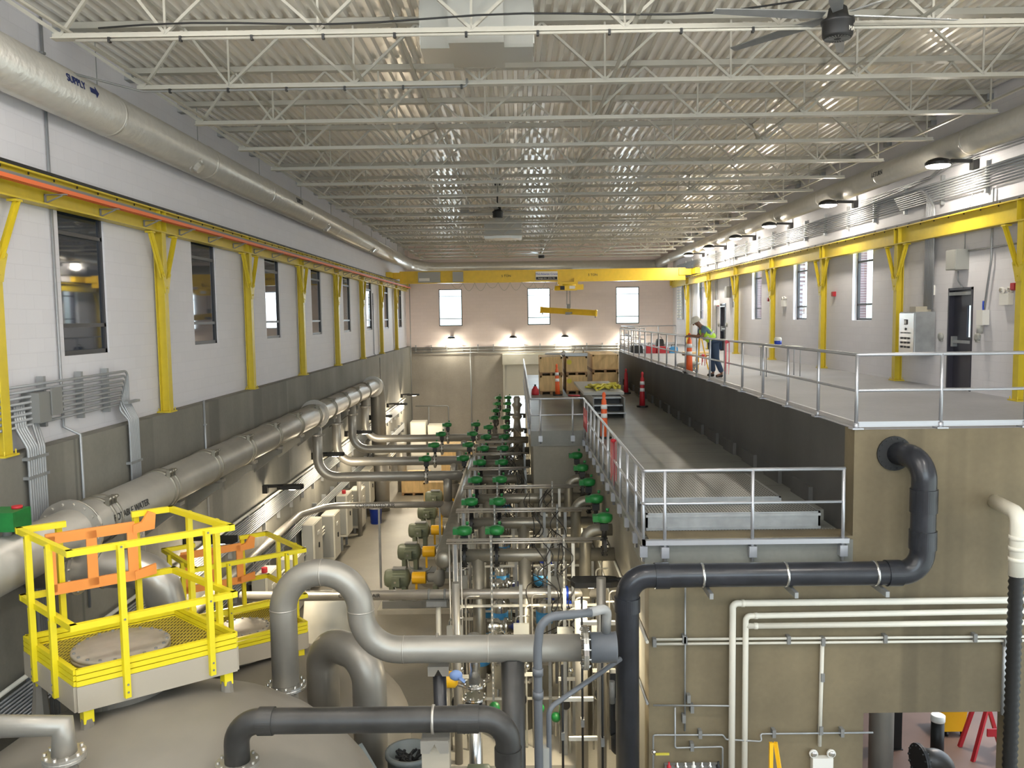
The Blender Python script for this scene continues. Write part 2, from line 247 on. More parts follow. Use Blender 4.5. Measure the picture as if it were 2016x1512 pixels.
# added high-bay lamps out of view, put in to brighten the near hall
for k in range(6):
    x, y = [(-4.5, 2.5), (0, 2.5), (4.5, 2.5), (-3.5, 7), (1.5, 7.2), (6, 7)][k]
    t = thing('added_high_bay', 'added unseen high bay lamp under the roof near the camera, number %s from the left rear' % ['one', 'two', 'three', 'four', 'five', 'six'][k], 'lamp', (x, y, 3.95), 'added high bay lamps over the near end')
    m = MB(); m.lathe((x, y, 3.7), (0, 0, 1), [(.25, 0), (.22, .1), (.08, .3)], 20); m.build('lamp_shade', 'black', t)
    m = MB(); m.cyl((x, y, 3.69), (x, y, 3.71), .22); m.build('lens', 'lens', t); m = MB(); m.cyl((x, y, 3.95), (x, y, 4.36), .01, n=6); m.build('hanger', 'galv', t)
    la = bpy.data.lights.new('lamp_light', 'AREA'); la.shape = 'DISK'; la.size = .5; la.energy = 45*LP; la.color = (1, .95, .9); lo = bpy.data.objects.new('lamp_light', la); C.objects.link(lo); lo.parent = t; lo.location = (0, 0, -.3)
    la = bpy.data.lights.new('ceiling_fill', 'POINT'); la.shadow_soft_size = .25; la.energy = 235*LP; la.color = (1, .95, .9); lo = bpy.data.objects.new('ceiling_fill', la); C.objects.link(lo); lo.parent = t; lo.location = (0, 0, -.75)  # second added omni source, throws light up at the roof
# ---------------- building shell ----------------
YF, XL, XR, ZF, ZT, ZD, ZG = 50.8, -6.66, 9.45, -8.0, 4.42, -1.67, -3.1
m = MB(); m.bx(XL-.3, XR+3, -6, YF+.3, ZF-.3, ZF); struct('floor', m, 'conc_floor')
def holes(axis, a, b, u0, u1, z0, z1, hs):
    us = sorted({u0, u1, *[h[0] for h in hs], *[h[1] for h in hs]}); m = MB()
    for i in range(len(us)-1):
        uc = (us[i]+us[i+1])/2; zs = [z0]; hh = sorted([(h[2], h[3]) for h in hs if h[0] < uc < h[1]])
        for lo, hi in hh: zs += [lo, hi]
        zs.append(z1)
        for j in range(0, len(zs), 2):
            if zs[j+1]-zs[j] > 1e-3:
                if axis == 'X': m.bx(a, b, us[i], us[i+1], zs[j], zs[j+1])
                else: m.bx(us[i], us[i+1], a, b, zs[j], zs[j+1])
    return m
WZ = (-.48, 1.95); lw = [(S0+SP*(k+.5)-.68, S0+SP*(k+.5)+.68) for k in range(-2, 8)]
struct('wall_left', holes('X', XL-.3, XL, -6, YF, ZD-.02, ZT, [(a, b, *WZ) for a, b in lw]), 'cmu_side')
m = MB(); m.bx(XL-.3, -6.42, -6, YF, ZF, ZD); struct('wall_left_lower', m, 'conc_left')
# pilasters and bearing pads below the header
for i, (a, b) in enumerate(lw[2:]):
    zs = (WZ[0], 1.72); m = MB(); yy = (a+.06, b-.06)
    for q in ((a, a+.06, *WZ), (b-.06, b, *WZ), (a, b, WZ[0], WZ[0]+.07), (a, b, -.06, 0.0), (a, b, 1.31, 1.37)): m.bx(XL-.1, XL-.03, *q)
    w = struct('window_%d' % (i+1), m, 'dark_frame', loc=(0, 0, 0)); m = MB(); m.bx(XL-.075, XL-.06, yy[0], yy[1], WZ[0]+.07, WZ[1]); m.build('window_pane', 'mirror_pane', w)
m = MB(); m.bx(XL-4, XL-3.9, -6, YF, -3, ZT); struct('wall_left_room', m, 'cmu_side')
# right wall: windows k=2,3,4,6,7, doors at k=1 and k=5
rw = [(S0+SP*(k+.5)-.66, S0+SP*(k+.5)+.66) for k in (2, 3, 4, 6, 7)]; RZ = (-.21, 2.0); d1 = (17.45, 18.43, ZD, .5); d2 = (37.95, 38.95, ZD, .5)
struct('wall_right', holes('X', XR, XR+.2, -6, YF, ZD-.3, ZT, [(a, b, *RZ) for a, b in rw]+[d1, d2]), 'cmu_side')
struct('wall_right_outer', holes('X', XR+.2, XR+.38, -6, YF, ZD-.3, ZT, [(a+.05, b-.05, *RZ) for a, b in rw]+[d1, d2]), 'brick')
for i, (a, b) in enumerate(rw):
    m = MB()
    for q in ((a, a+.06, *RZ), (b-.06, b, *RZ), (a, b, RZ[0], RZ[0]+.06), (a, b, .2, .25), (a, b, 1.38, 1.43)): m.bx(XR+.13, XR+.2, *q)
    w = struct('window_%d' % (i+10), m, 'dark_frame', loc=(0, 0, 0)); m = MB(); m.bx(XR+.16, XR+.168, a+.06, b-.06, RZ[0]+.06, RZ[1]); m.build('window_pane', 'clear_glass', w)
fw_ = [(-4.66, -3.26), (.69, 2.06), (6.02, 7.42)]; FZ = (-.47, 1.74); rd = (-.75, 3.2, ZF, -2.75)
struct('wall_far', holes('Y', YF, YF+.3, XL, XR, ZD-.08, ZT, [(a, b, *FZ) for a, b in fw_]), 'cmu_far')
struct('wall_far_lower', holes('Y', YF-.05, YF+.3, XL, XR, ZF, ZD-.08, [rd]), 'conc_far')
for i, (a, b) in enumerate(fw_):
    m = MB()
    for q in ((a, a+.05, *FZ), (b-.05, b, *FZ), (a, b, FZ[0], FZ[0]+.05), (a, b, FZ[1]-.05, FZ[1]), (a, b, -.05, -.01), (a, b, 1.3, 1.33)): m.bx(q[0], q[1], YF+.03, YF+.1, q[2], q[3])
    w = struct('window_%d' % (i+20), m, 'dark_frame', loc=(0, 0, 0)); m = MB(); m.bx(a+.05, b-.05, YF+.06, YF+.068, FZ[0]+.05, FZ[1]-.05); m.build('window_pane', 'clear_glass', w)
def daylight(loc, rot, w, h, e, col=(.86, .93, 1)):
    la = bpy.data.lights.new('daylight', 'AREA'); la.shape = 'RECTANGLE'; la.size = w; la.size_y = h; la.energy = e*LP; la.color = col; lo = bpy.data.objects.new('daylight', la); C.objects.link(lo); lo.location = loc; lo.rotation_euler = rot
added_rear_wins = [(-6.0+3.9*i, -3.1+3.9*i, -1.2, 3.9) for i in range(4)]  # unseen windows added in the rear wall to light the hall
struct('wall_rear', holes('Y', -6.3, -6, XL-.3, XR+.65, ZF, ZT, added_rear_wins), 'cmu_far')
for i, q in enumerate(added_rear_wins):
    m = MB(); [m.bx(a, b, -6.15, -6.08, c, d) for a, b, c, d in ((q[0], q[0]+.06, q[2], q[3]), (q[1]-.06, q[1], q[2], q[3]), (q[0], q[1], q[2], q[2]+.06), (q[0], q[1], q[3]-.06, q[3]), ((q[0]+q[1])/2-.03, (q[0]+q[1])/2+.03, q[2], q[3]), (q[0], q[1], 1.4, 1.46))]
    w = struct('window_%d' % (i+30), m, 'dark_frame', loc=(0, 0, 0)); MB().bx(q[0]+.06, q[1]-.06, -6.12, -6.11, q[2]+.06, q[3]-.06).build('window_pane', 'clear_glass', w)
    daylight(((q[0]+q[1])/2, -6.5, (q[2]+q[3])/2), (PI/2, 0, 0), 2.8, 5.0, 370)  # strong area light outside each added rear window
for a, b in fw_: daylight(((a+b)/2, YF+.5, .63), (-PI/2, 0, 0), 1.3, 2.2, 160)
for a, b in rw: daylight((XR+1.6, (a+b)/2-.2, 1.4), (0, PI/2-.2, 0), 2.4, 2.4, 320)
m = MB(); m.bx(XL-.3, XR+.65, -6, YF+.3, ZT+.04, ZT+.2); struct('ceiling', m, 'white_steel')
m = MB(); P = .19; nx = int((XR-XL)/P)+1; pr = []
for i in range(nx):
    x = XL+i*P; pr += [(x, ZT), (x+.025, ZT-.07), (x+.085, ZT-.07), (x+.11, ZT)]
m.add([(x, -6, z) for x, z in pr]+[(x, YF, z) for x, z in pr], [(i, i+1, len(pr)+i+1, len(pr)+i) for i in range(len(pr)-1)]); o = struct('ceiling_deck', m, 'deck_metal'); o.name = 'ceiling_metal_deck'
# roll-up door at the far wall
d = struct('door_3', MB().bx(rd[0]+.02, rd[1], YF+.02, YF+.06, -4.75, rd[3]), 'cabinet', loc=(0, 0, 0))
MB().bx(rd[0]-.12, rd[1], YF-.5, YF-.06, -2.82, -2.2).build('door_hood', 'cement_cover', d); MB().bx(rd[0]-.1, rd[0]+.03, YF-.12, YF-.06, ZF, -2.82).build('door_guide', 'cement_cover', d)
m = MB(); m.bx(XL-20, XR+60, YF+.3, YF+60, ZF-.35, ZF-.3); struct('ground', m, 'white_pad')
# exit doors on the right
for i, (dd, nm) in enumerate(((d1, 'door_1'), (d2, 'door_2'))):
    a, b, z0, z1 = dd; m = MB(); m.bx(XR-.02, XR+.2, a, a+.05, z0, z1); m.bx(XR-.02, XR+.2, b-.05, b, z0, z1); m.bx(XR-.02, XR+.2, a, b, z1-.05, z1)
    d = struct(nm, m, 'door_dark', loc=(0, 0, 0)); m = holes('X', XR+.1, XR+.15, a+.05, b-.05, z0+.01, z1-.05, [(a+.14, a+.42, -.55, .12)]); m.build('door_leaf', 'door_dark', d)
    m = MB(); m.bx(XR+.12, XR+.127, a+.14, a+.42, -.55, .12); m.build('window_pane', 'clear_glass', d)
    m = MB(); m.bar((XR+.03, a+.1, -.65), (XR+.03, b-.12, -.65), .05, .06); m.bx(XR, XR+.1, b-.2, b-.12, -.76, -.54); m.build('panic_bar', 'galv', d)
    m = MB(); m.bx(XR-.03, XR+.08, a+.05, b-.05, z1-.16, z1-.09); m.build('door_closer', 'galv', d)
# ---------------- mezzanine (upper deck) and gallery ----------------
YW = 11.95
m = MB(); m.bx(4.86, XR, YW+.02, 39.6, ZD-.3, ZD); m.bx(6.0, XR, 39.6, 48.6, ZD-.3, ZD); struct('floor_mezzanine', m, 'conc_deck')
struct('wall_front', holes('Y', YW, YW+.4, 1.88, XR, ZF, ZG-.12, [(5.04, 7.24, ZF, -5.88)]), 'conc_front', loc=(0, 0, 0))
m = MB(); m.bx(4.83, XR, YW, YW+.35, ZG-.12, ZD-.004); struct('wall_front_upper', m, 'conc_front')
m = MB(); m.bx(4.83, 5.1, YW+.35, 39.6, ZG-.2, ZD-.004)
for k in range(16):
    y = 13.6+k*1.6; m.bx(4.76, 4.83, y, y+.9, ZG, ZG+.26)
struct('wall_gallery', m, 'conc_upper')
m = MB(); m.bx(1.88, 2.2, YW+.4, 22.9, ZF, ZG-.3); m.bx(.42, 2.2, 22.75, 23.1, ZF, ZG-.3); m.bx(.42, .75, 23.1, 45, ZF, ZG-.3); m.bx(.42, 6.0, 44.7, 45, ZF, ZG-.3); m.bx(6, 6.3, 39.6, 48.6, ZF, ZD-.3); m.bx(6.3, XR, 48.3, 48.6, ZF, ZD-.3); struct('wall_gallery_lower', m, 'conc_side')
m = MB(); m.bx(1.82, 4.83, 13.1, 22.7, ZG-.42, ZG); m.bx(.36, 4.83, 22.7, 39.6, ZG-.42, ZG); m.bx(.36, 6.0, 39.6, 45, ZG-.42, ZG); m.bx(1.82, 4.83, 11.93, 13.1, ZG-.6, ZG-.17); struct('floor_gallery', m, 'conc_gallery')
m = MB(); m.bx(1.8, 4.83, 13.0, 14.9, ZG+.01, ZG+.05); m.bx(1.75, 4.75, 11.86, 12.5, ZG-.17, ZG-.14); m.bx(1.95, 4.55, 12.5, 13.0, ZG-.14, ZG-.01)
m = MB(); m.bx(1.86, 4.78, 11.9, 12.5, ZG-.17, ZG-.145); struct('trim_1', m, 'grate_galv')
m = MB(); m.bx(1.78, 4.74, 11.84, 11.93, ZG-.2, ZG-.13); m.bx(1.78, 1.82, 11.84, 22.7, ZG-.2, ZG-.13); struct('trim_2', m, 'aluminium')
# grating treads with plate risers climbing from the landing to the gallery
for i, (y0, y1, z0, z1, x1) in enumerate(((12.48, 13.0, -3.26, -2.98, 4.55), (13.1, 15.1, -2.99, -2.88, 4.15))):
    t = thing('grating_platform', ['low stainless channel with grating top right behind the front rail', 'wider grating panel laid behind the low channel at the gallery front'][i], 'grating', ((1.9+x1)/2, y0, z0))
    m = MB(); m.bx(1.92, x1, y0, y0+.03, z0, z1); m.bx(1.92, x1, y0-.03, y0, z0+.02, z0+.06); m.bx(1.92, x1, y0-.025, y0, z1-.06, z1-.02); m.bx(x1-.03, x1, y0, y1, z0, z1); m.bx(1.92, 1.95, y0, y1, z0, z1); m.build('riser_plate', 'galv', t)
    m = MB(); m.bx(1.95, x1-.03, y0+.03, y1, z1-.04, z1); m.build('grating_panel', 'grate_galv', t)
# gate room behind the opening
m = MB(); m.bx(2.2, XR+2.5, YW+.4, 22, ZF, ZF+.012); struct('floor_lower_room', m, 'red_floor'); m = MB(); m.bx(2.2, XR+2.5, 21.8, 22, ZF, -3.6); struct('wall_lower_room', m, 'conc_side')
lamp_mesh('wall_floodlight', 'floodlight inside the lower room behind the doorway', (9.4, 15.5, -4.2), (-1, 0, 0), .7, 120, None, (1, .85, .72))
# ---------------- roof joists ----------------
ys = [10.3+2.243*k for k in range(-2, 18)]; web = bpy.data.meshes.new('web')
xs0, xs1, zb, zt = -5.5, 8.32, 3.385, 4.255; panel = 1.83
def joist(y, label):
    t = thing('roof_joist', label, 'joist', (1.4, y, zb), 'open web joists under the roof deck')
    L = lambda mb, a, b, z, w, h: mb.ext([(-w/2, 0), (w/2, 0), (w/2, .012), (.02, .012), (.02, h), (-.02, h), (-.02, .012), (-w/2, .012)], (a, y, z), (b, y, z))
    m = MB(); L(m, xs0, xs1, zb, .13, .07); m.build('bottom_chord', 'white_steel', t)
    m = MB(); m.ext([(-.08, 0), (.08, 0), (.08, .09), (-.08, .09)], (XL, y, zt), (XR, y, zt)); m.build('top_chord', 'white_steel', t)
    nodes = [-5.4, -4.15]; x = -4.15
    while x < 6: x += panel; nodes.append(x)
    nodes.append(8.2)
    for x0, x1 in zip(nodes[:-1], nodes[1:]):
        xm = (x0+x1)/2; MB().bar((x0, y, zb+.05), (xm, y, zt), .05, .035).build('web_member', 'white_steel', t); MB().bar((xm, y, zt), (x1, y, zb+.05), .05, .035).build('web_member', 'white_steel', t)
        MB().bar((x1, y, zb+.04), (x1, y, zt), .028, .02).build('web_member', 'white_steel', t)
    MB().bar((XL+.05, y, zt), (-5.4, y, zb+.05), .045).build('end_web', 'white_steel', t)
    MB().box((XL+.06, y, zt-.05), (.14, .2, .12)).build('bearing_seat', 'galv', t); MB().box((XR-.06, y, zt-.05), (.14, .2, .12)).build('bearing_seat', 'galv', t); return t
j0 = joist(0, 'x'); j0['label'] = 'cream open web roof joist right above the camera'
for k, y in enumerate(ys):
    lb = ['cream open web roof joist behind and above the camera', 'cream open web roof joist just above the camera, outside the top edge'][k] if k < 2 else 'cream open web roof joist, %s of the visible joists to the camera' % ORD[k-2].replace('eighth', 'eighth')
    (place(k == 0, j0, (1.4, y, zb), lb))
for i, x in enumerate((-5.3, -2.2, 1.45, 4.85, 7.95)):
    t = thing('bridging_angle', '%s line of cream bridging running lengthwise along the roof joists' % ['leftmost', 'second from left', 'middle', 'second from right', 'rightmost'][i], 'bridging', (x, 28, zb), 'lengthwise bridging under the roof')
    m = MB(); m.bar((x, 4, zb+.085), (x, 49.2, zb+.085), .045, .03); m.build('lower_angle', 'white_steel', t); m = MB(); m.bar((x+.5, 4, zt-.02), (x+.5, 49.2, zt-.02), .045, .03); m.build('upper_angle', 'white_steel', t)
    if i in (1, 3):
        for k in range(3, 12, 3): y = 10.3+2.243*k; MB().bar((x, y, zb+.05), (x+.5, y+2.243, zt), .03).build('cross_brace', 'white_steel', t)
# ---------------- crane runways ----------------
def runway(side, x, s, y1, label):
    t = thing('runway_beam', label, 'crane runway', (x, 22, 1.63), None)
    m = MB(); m.ibeam((x, -2, 1.835), (x, y1, 1.835), .2, .41, .025, .02)
    for k in range(8):
        for dy in (-.12, .12): m.bx(x-.09, x+.09, S0+SP*k+dy-.006, S0+SP*k+dy+.006, 1.65, 2.02)
    m.build('beam', 'yellow', t)
    m = MB(); m.bar((x, -2, 2.075), (x, y1-.3, 2.075), .07, .07); r = m.build('crane_rail', 'black', t)
    m = MB(); y = 2.
    while y < y1-.5: m.tube(fil([(x, y, 2.08), (x+s*.07, y, 2.05), (x+s*.07, y, 1.98)], .03, 3), .012, 5); y += .62
    m.build('rail_clips', 'black', r); m = MB(); m.box((x, y1+.06, 2.0), (.22, .12, .5)); m.build('end_stop', 'yellow', t); return t
RL = runway('l', -6.53, 1, 50.3, 'yellow crane runway beam along the left wall with orange conductor bars'); RR = runway('r', 9.3, -1, 50.3, 'yellow crane runway beam along the right wall above the mezzanine')
t = thing('conductor_bar', 'orange and grey conductor bars bracketed to the left crane runway', 'conductor bar', (-6.35, 22, 1.8))
for k in range(3): MB().bar((-6.34+.045*k, -2, 1.83), (-6.34+.045*k, 50, 1.83), .028, .055).build('orange_bar', 'conductor_orange', t)
MB().bar((-6.36, -2, 1.9), (-6.36, 50, 1.9), .05, .05).build('grey_channel', 'machine_grey', t)
for k in range(30):
    y = 4.0+1.55*k; m = MB(); m.bar((-6.51, y, 1.78), (-6.2, y, 1.78), .04, .015); m.bar((-6.505, y, 1.79), (-6.505, y, 1.66), .015, .04); m.bar((-6.5, y, 1.67), (-6.26, y, 1.77), .012, .02); m.build('bracket', 'machine_grey', t)
def column(x, s, label, cut):
    t = thing('runway_column', label, 'column', (0, 0, ZD), 'yellow columns carrying the crane runways'); z1 = 1.63
    m = MB(); m.ibeam((0, 0, ZD), (0, 0, z1), .17, .17, .014, .012, up=(1, 0, 0)); m.build('shaft', 'yellow', t)
    m = MB(); m.box((0, 0, ZD+.012), (.26, .3, .024)); m.build('base_plate', 'yellow', t); m = MB()
    for a in (-1, 1):
        for b in (-1, 1): m.cyl((a*.1, b*.12, ZD), (a*.1, b*.12, ZD+.08), .01, n=6)
    m.build('anchor_bolts', 'yellow', t)
    for b in (-1, 1):
        m = MB(); m.bar((s*.05, b*.09, .82), (s*.05, b*.52, z1-.04), .07, .035, up=(1, 0, 0)); m.bar((s*.085, b*.09, .82), (s*.085, b*.52, z1-.04), .012, .07, up=(1, 0, 0)); m.build('knee_brace', 'yellow', t)
        m = MB(); m.box((s*.05, b*.5, z1-.03), (.13, .14, .03)); m.build('cap_plate', 'yellow', t)
    m = MB(); m.prism([(-.12, .12), (.12, .12), (.19, .3), (.14, .36), (0, .2), (-.14, .36), (-.19, .3)], (s*.1, 0, .58), (0, 1, 0), (0, 0, 1), .015); m.prism([(-.07, -.05), (.07, -.05), (.12, .12), (-.12, .12)], (s*.1, 0, .58), (0, 1, 0), (0, 0, 1), .015)
    for q in ((-.13, .28), (.13, .28), (0, .05)): m.cyl((s*.1, q[0], .58+q[1]), (s*.125, q[0], .58+q[1]), .018, n=6)
    m.build('gusset_plate', 'yellow', t); return t
cl = column(0, 1, 'x', 0)
for k in range(8): place(k == 0, cl, (-6.53, S0+SP*k, ZD), 'yellow crane column standing on the left wall ledge, %s to the camera' % near(k, 8))
cr_ = column(0, -1, 'x', 0)
for i, k in enumerate(range(1, 8)): place(i == 0, cr_, (9.3, S0+SP*k, ZD), 'yellow crane column standing on the mezzanine by the right wall, %s to the camera' % near(i, 7))
# ---------------- bridge crane ----------------
YC = 44.5; t = thing('bridge_crane', 'yellow bridge crane girder spanning the hall below the ceiling', 'crane', (1.4, YC, 1.86))
m = MB(); m.bx(-6.1, 8.9, YC-.16, YC+.16, 1.86, 2.46); m.bx(-6.1, 8.9, YC-.2, YC+.2, 2.44, 2.48); m.bx(-6.1, 8.9, YC-.2, YC+.2, 1.84, 1.87); m.build('girder', 'bright_yellow', t)
for x in (-6.53, 9.3):
    m = MB(); m.bx(x-.12, x+.12, YC-1.3, YC+1.3, 2.12, 2.4); m.bx(min(x, x*.92), max(x, x*.92), YC-.25, YC+.25, 2.1, 2.42); m.build('end_truck', 'bright_yellow', t)
    m = MB(); [m.cyl((x-.05, YC+d, 2.2), (x+.05, YC+d, 2.2), .1) for d in (-1.1, 1.1)]; m.build('truck_wheels', 'machine_grey', t)
m = MB(); m.bx(-5.1, -3.95, YC-.45, YC-.17, 1.88, 2.42); b = m.build('control_box', 'cabinet', t); b.data.materials[0] = MATS['grey_box']
m = MB(); m.bx(-3.3, -2.75, YC-.4, YC-.17, 1.9, 2.42); m.build('control_box', 'grey_box', t)
m = MB(); m.bx(-5.05, -4.5, YC-.46, YC-.45, 1.95, 2.1); m.build('label_plate', 'white_plastic', b)
sg = MB().bx(1.05, 2.2, YC-.2, YC-.165, 1.93, 2.38).build('sign', 'white_plastic', t); MB().bx(1.07, 2.18, YC-.205, YC-.2, 1.95, 2.1).build('sign_strip', 'ink', sg)
text('Mid-Atlantic Crane', .15, (1.625, YC-.209, 2.24), (1, 0, 0), (0, 0, 1), 'blue', sg, ext=.002); text('Raleigh, N.C.  (919) 790-', .09, (1.625, YC-.209, 2.025), (1, 0, 0), (0, 0, 1), 'white_plastic', sg, ext=.002)
for x in (-.5, 4.05): text('5 TON', .17, (x, YC-.168, 2.17), (1, 0, 0), (0, 0, 1), 'ink', t)
m = MB()
for i in range(9):
    x0 = -3.4+.62*i; m.tube([(x0+.62*a/8, YC-.22, 1.84-.42*(1-((a-4)/4)**2)*(1 if i % 3 else .7)) for a in range(9)], .012, 5)
m.build('festoon_cable', 'white_steel', t)
h = thing('hoist_trolley', 'yellow hoist trolley hanging under the bridge crane girder', 'hoist', (2.8, YC, 1.84))
m = MB(); m.bx(2.25, 3.25, YC-.35, YC+.35, 1.62, 1.82); m.bx(2.35, 3.2, YC-.42, YC-.3, 1.36, 1.62); m.bx(2.2, 2.4, YC-.3, YC+.3, 1.7, 2.02); m.bx(3.05, 3.25, YC-.3, YC+.3, 1.7, 2.02); m.cyl((2.45, YC-.2, 1.62), (3.15, YC-.2, 1.62), .17); m.bx(3.2, 3.55, YC-.3, YC, 1.4, 1.68); m.cyl((2.02, YC-.1, 1.5), (2.35, YC-.1, 1.5), .13); m.build('hoist_body', 'bright_yellow', h)
MB().bx(2.32, 2.55, YC-.44, YC-.42, 1.4, 1.6).build('vent_grille', 'black', h); MB().bx(2.8, 3.1, YC-.43, YC-.42, 1.45, 1.6).build('nameplate', 'white_plastic', h)
m = MB(); [m.cyl((x, YC-.2, .62), (x, YC-.2, 1.5), .011, n=6) for x in (2.66, 2.7, 2.82, 2.86)]; m.build('wire_ropes', 'machine_grey', h)
m = MB(); m.box((2.76, YC-.2, .56), (.2, .16, .2)); m.tube(fil([(2.76, YC-.2, .48), (2.76, YC-.2, .42), (2.83, YC-.2, .38), (2.8, YC-.2, .3), (2.72, YC-.2, .32)], .03, 3), .025, 6); m.build('hook_block', 'machine_grey', h)
t = thing('spreader_beam', 'yellow lifting spreader beam hanging from the hoist hook', 'spreader beam', (2.76, YC-.25, .1))
dx, dy = .96, -.28; p0 = V((2.76-1.52*dx, YC-.2+1.5*.28, .38)); p1 = V((2.76+1.52*dx, YC-.2-1.5*.28, .16)); m = MB(); m.ibeam(p0, p1, .3, .3, .03, .04); m.bar(p0, p1, .05, .3); m.build('beam', 'bright_yellow', t)
for q, s in ((p0, 1), (p1, -1)): u = (p1-p0).normalized()*s; MB().bar(q+u*.02, q+u*.09, .34, .34).build('end_plate', 'bright_yellow', t); MB().bar(q+u*.1+V((0, 0, -.15)), q+u*.1+V((0, 0, -.25)), .05).build('lifting_lug', 'machine_grey', t)
mid = (p0+p1)/2; MB().box(mid+V((0, -.16, -.1)), (.36, .03, .14)).build('rating_plate', 'machine_grey', t); MB().box(mid+V((0, 0, .2)), (.16, .06, .12)).build('bail', 'machine_grey', t)
# ---------------- air ducts ----------------
def duct(name, label, pts, R, r, seams, mat='duct_wrap'):
    t = thing(name, label, 'duct', pts[0]); path = fil(pts, R, 8); MB().tube(path, r, 28).build('insulated_tube', mat, t); return t
dl = duct('supply_duct', 'large foil wrapped round supply duct running along the left wall and across the far wall', [(-6.3, -5, 3.22), (-6.3, 49.2, 3.22), (-5.2, 50.35, 3.0), (9, 50.35, 3.0)], 1.0, .33, 0)
for k in range(12): y = 5.2+4.0*k; MB().lathe((-6.3, y, 3.22), (0, 1, 0), [(.332, -.01), (.338, -.005), (.338, .045), (.332, .05)], 28).build('joint_band', 'duct_wrap', dl)
for k in range(1, 12): y = S0+2.5+SP*(k-1)*.8; MB().bar((-6.3, y, 3.55), (-6.3, y, 4.35), .012).build('hanger_rod', 'galv', dl)
for x in (-2.9, .3, 3.2, 6.3): MB().bx(x-.22, x+.22, 49.95, 50.7, 2.5, 2.8).build('air_outlet', 'duct_wrap', dl)
for y in (16.3, 27.3, 36): MB().lathe((-6.08, y, 2.98), (.75, 0, -.66), [(.16, -.06), (.16, 0), (.11, .01), (.1, .1), (.09, .1)], 8, False).build('air_outlet', 'duct_wrap', dl)
# words on the duct face the hall, following the curve of the tube
u = V((0, 1, 0)); a = math.radians(12); nrm = V((math.cos(a), 0, -math.sin(a)*0+math.sin(a))); w = V((-math.sin(a), 0, math.cos(a)))
text('SUPPLY', .15, V((-6.3, 11.72, 3.22))+nrm*.337, u, w, 'ink_blue', dl, ext=.004)
MB().prism([(-.1, -.035), (.05, -.035), (.05, -.08), (.14, 0), (.05, .08), (.05, .035), (-.1, .035)], V((-6.3, 12.2, 3.22))+nrm*.338, u, w, .006).build('flow_arrow', 'ink_blue', dl)
text('SUPPLY', .2, V((-6.3, 23.6, 3.22))+nrm*.337, u, w, 'ink', dl, ext=.004)
dr = duct('supply_duct', 'foil wrapped round duct running high along the right wall above the floodlights', [(9.1, -5, 3.38), (9.1, 49.0, 3.38), (8.4, 50.3, 3.02)], 1, .27, 0)
for k in range(12): y = 5+4.0*k; MB().lathe((9.1, y, 3.38), (0, 1, 0), [(.272, -.01), (.278, -.005), (.278, .045), (.272, .05)], 28).build('joint_band', 'duct_wrap', dr)
text('RETURN', .16, (8.828, 20.8, 3.36), (0, -1, 0), (0, 0, 1), 'ink', dr, ext=.004)
def hub(loc, s, label):
    x, y, z = loc; t = thing('diffuser_box', label, 'duct', loc)
    m = MB(); o = [(-.62, -.28), (-.3, -.28), (-.3, -.45), (.3, -.45), (.3, -.28), (.62, -.28), (.62, .28), (.3, .28), (.3, .45), (-.3, .45), (-.3, .28), (-.62, .28)]
    m.prism([(a*s, b*s) for a, b in o], (x, y, z+.3*s), (1, 0, 0), (0, 1, 0), .6*s); m.build('plenum', 'duct_sheet', t)
    for sx in (-1, 1): MB().bx(x+sx*.62*s-.015, x+sx*.62*s+.015, y-.24*s, y+.24*s, z+.05*s, z+.52*s).build('grille', 'stainless_bright', t)
    MB().bx(x-.25*s, x+.25*s, y-.2*s, y+.2*s, z+.6*s, 4.36).build('neck', 'duct_sheet', t); return t
hub((-.46, 11.4, 3.46), 1.17, 'large cross shaped sheet metal diffuser box in the nearest roof bay'); hub((-.5, 35.6, 3.28), 1.25, 'small cross shaped sheet metal diffuser box below the far ceiling fan')
# ---------------- ceiling fans ----------------
def fan(loc, label, rot, R=1.45, drop=1.0):
    x, y, z = loc; t = thing('ceiling_fan', label, 'fan', loc)
    m = MB(); m.lathe((x, y, z-.14), (0, 0, 1), [(.15, 0), (.17, .03), (.17, .16), (.185, .17), (.185, .2), (.12, .24), (.1, .34), (.05, .38)], 24); m.build('motor_housing', 'black', t)
    m = MB(); [m.bar((x+.04*math.cos(a*PI/12), y+.04*math.sin(a*PI/12), z-.143), (x+.14*math.cos(a*PI/12), y+.14*math.sin(a*PI/12), z-.143), .008, .004) for a in range(24)]; m.build('vent_fins', 'machine_grey', t)
    MB().cyl((x, y, z+.2), (x, y, 4.36), .035).build('downrod', 'black', t)
    for k in range(6):
        a = rot+k*PI/3; d = V((math.cos(a), math.sin(a), 0)); s = V((-d.y, d.x, 0)); m = MB()
        m.prism([(-.05, -.055), (.3, -.09), (1.25, -.06), (1.25, .03), (.3, .07), (-.05, .055)], V((x, y, z+.12))+d*.22, d, (s+V((0, 0, .25))).normalized(), .012); m.build('blade', 'galv', t)
    MB().bx(x-.1, x+.1, y-.1, y+.1, 4.25, 4.36).build('mounting_plate', 'black', t); return t
f = fan((3.72, 9.9, 3.27), 'dark ceiling fan nearest the camera at the top right of the view', .15); text('MA', .07, (3.83, 9.765, 3.2), V((.82, .57, 0)), (0, 0, 1), 'cabinet', f)
fan((-.55, 27.5, 3.36), 'black ceiling fan on a long rod at the middle of the hall', .4); fan((1.45, 47.3, 3.42), 'small distant ceiling fan before the far wall', .1)
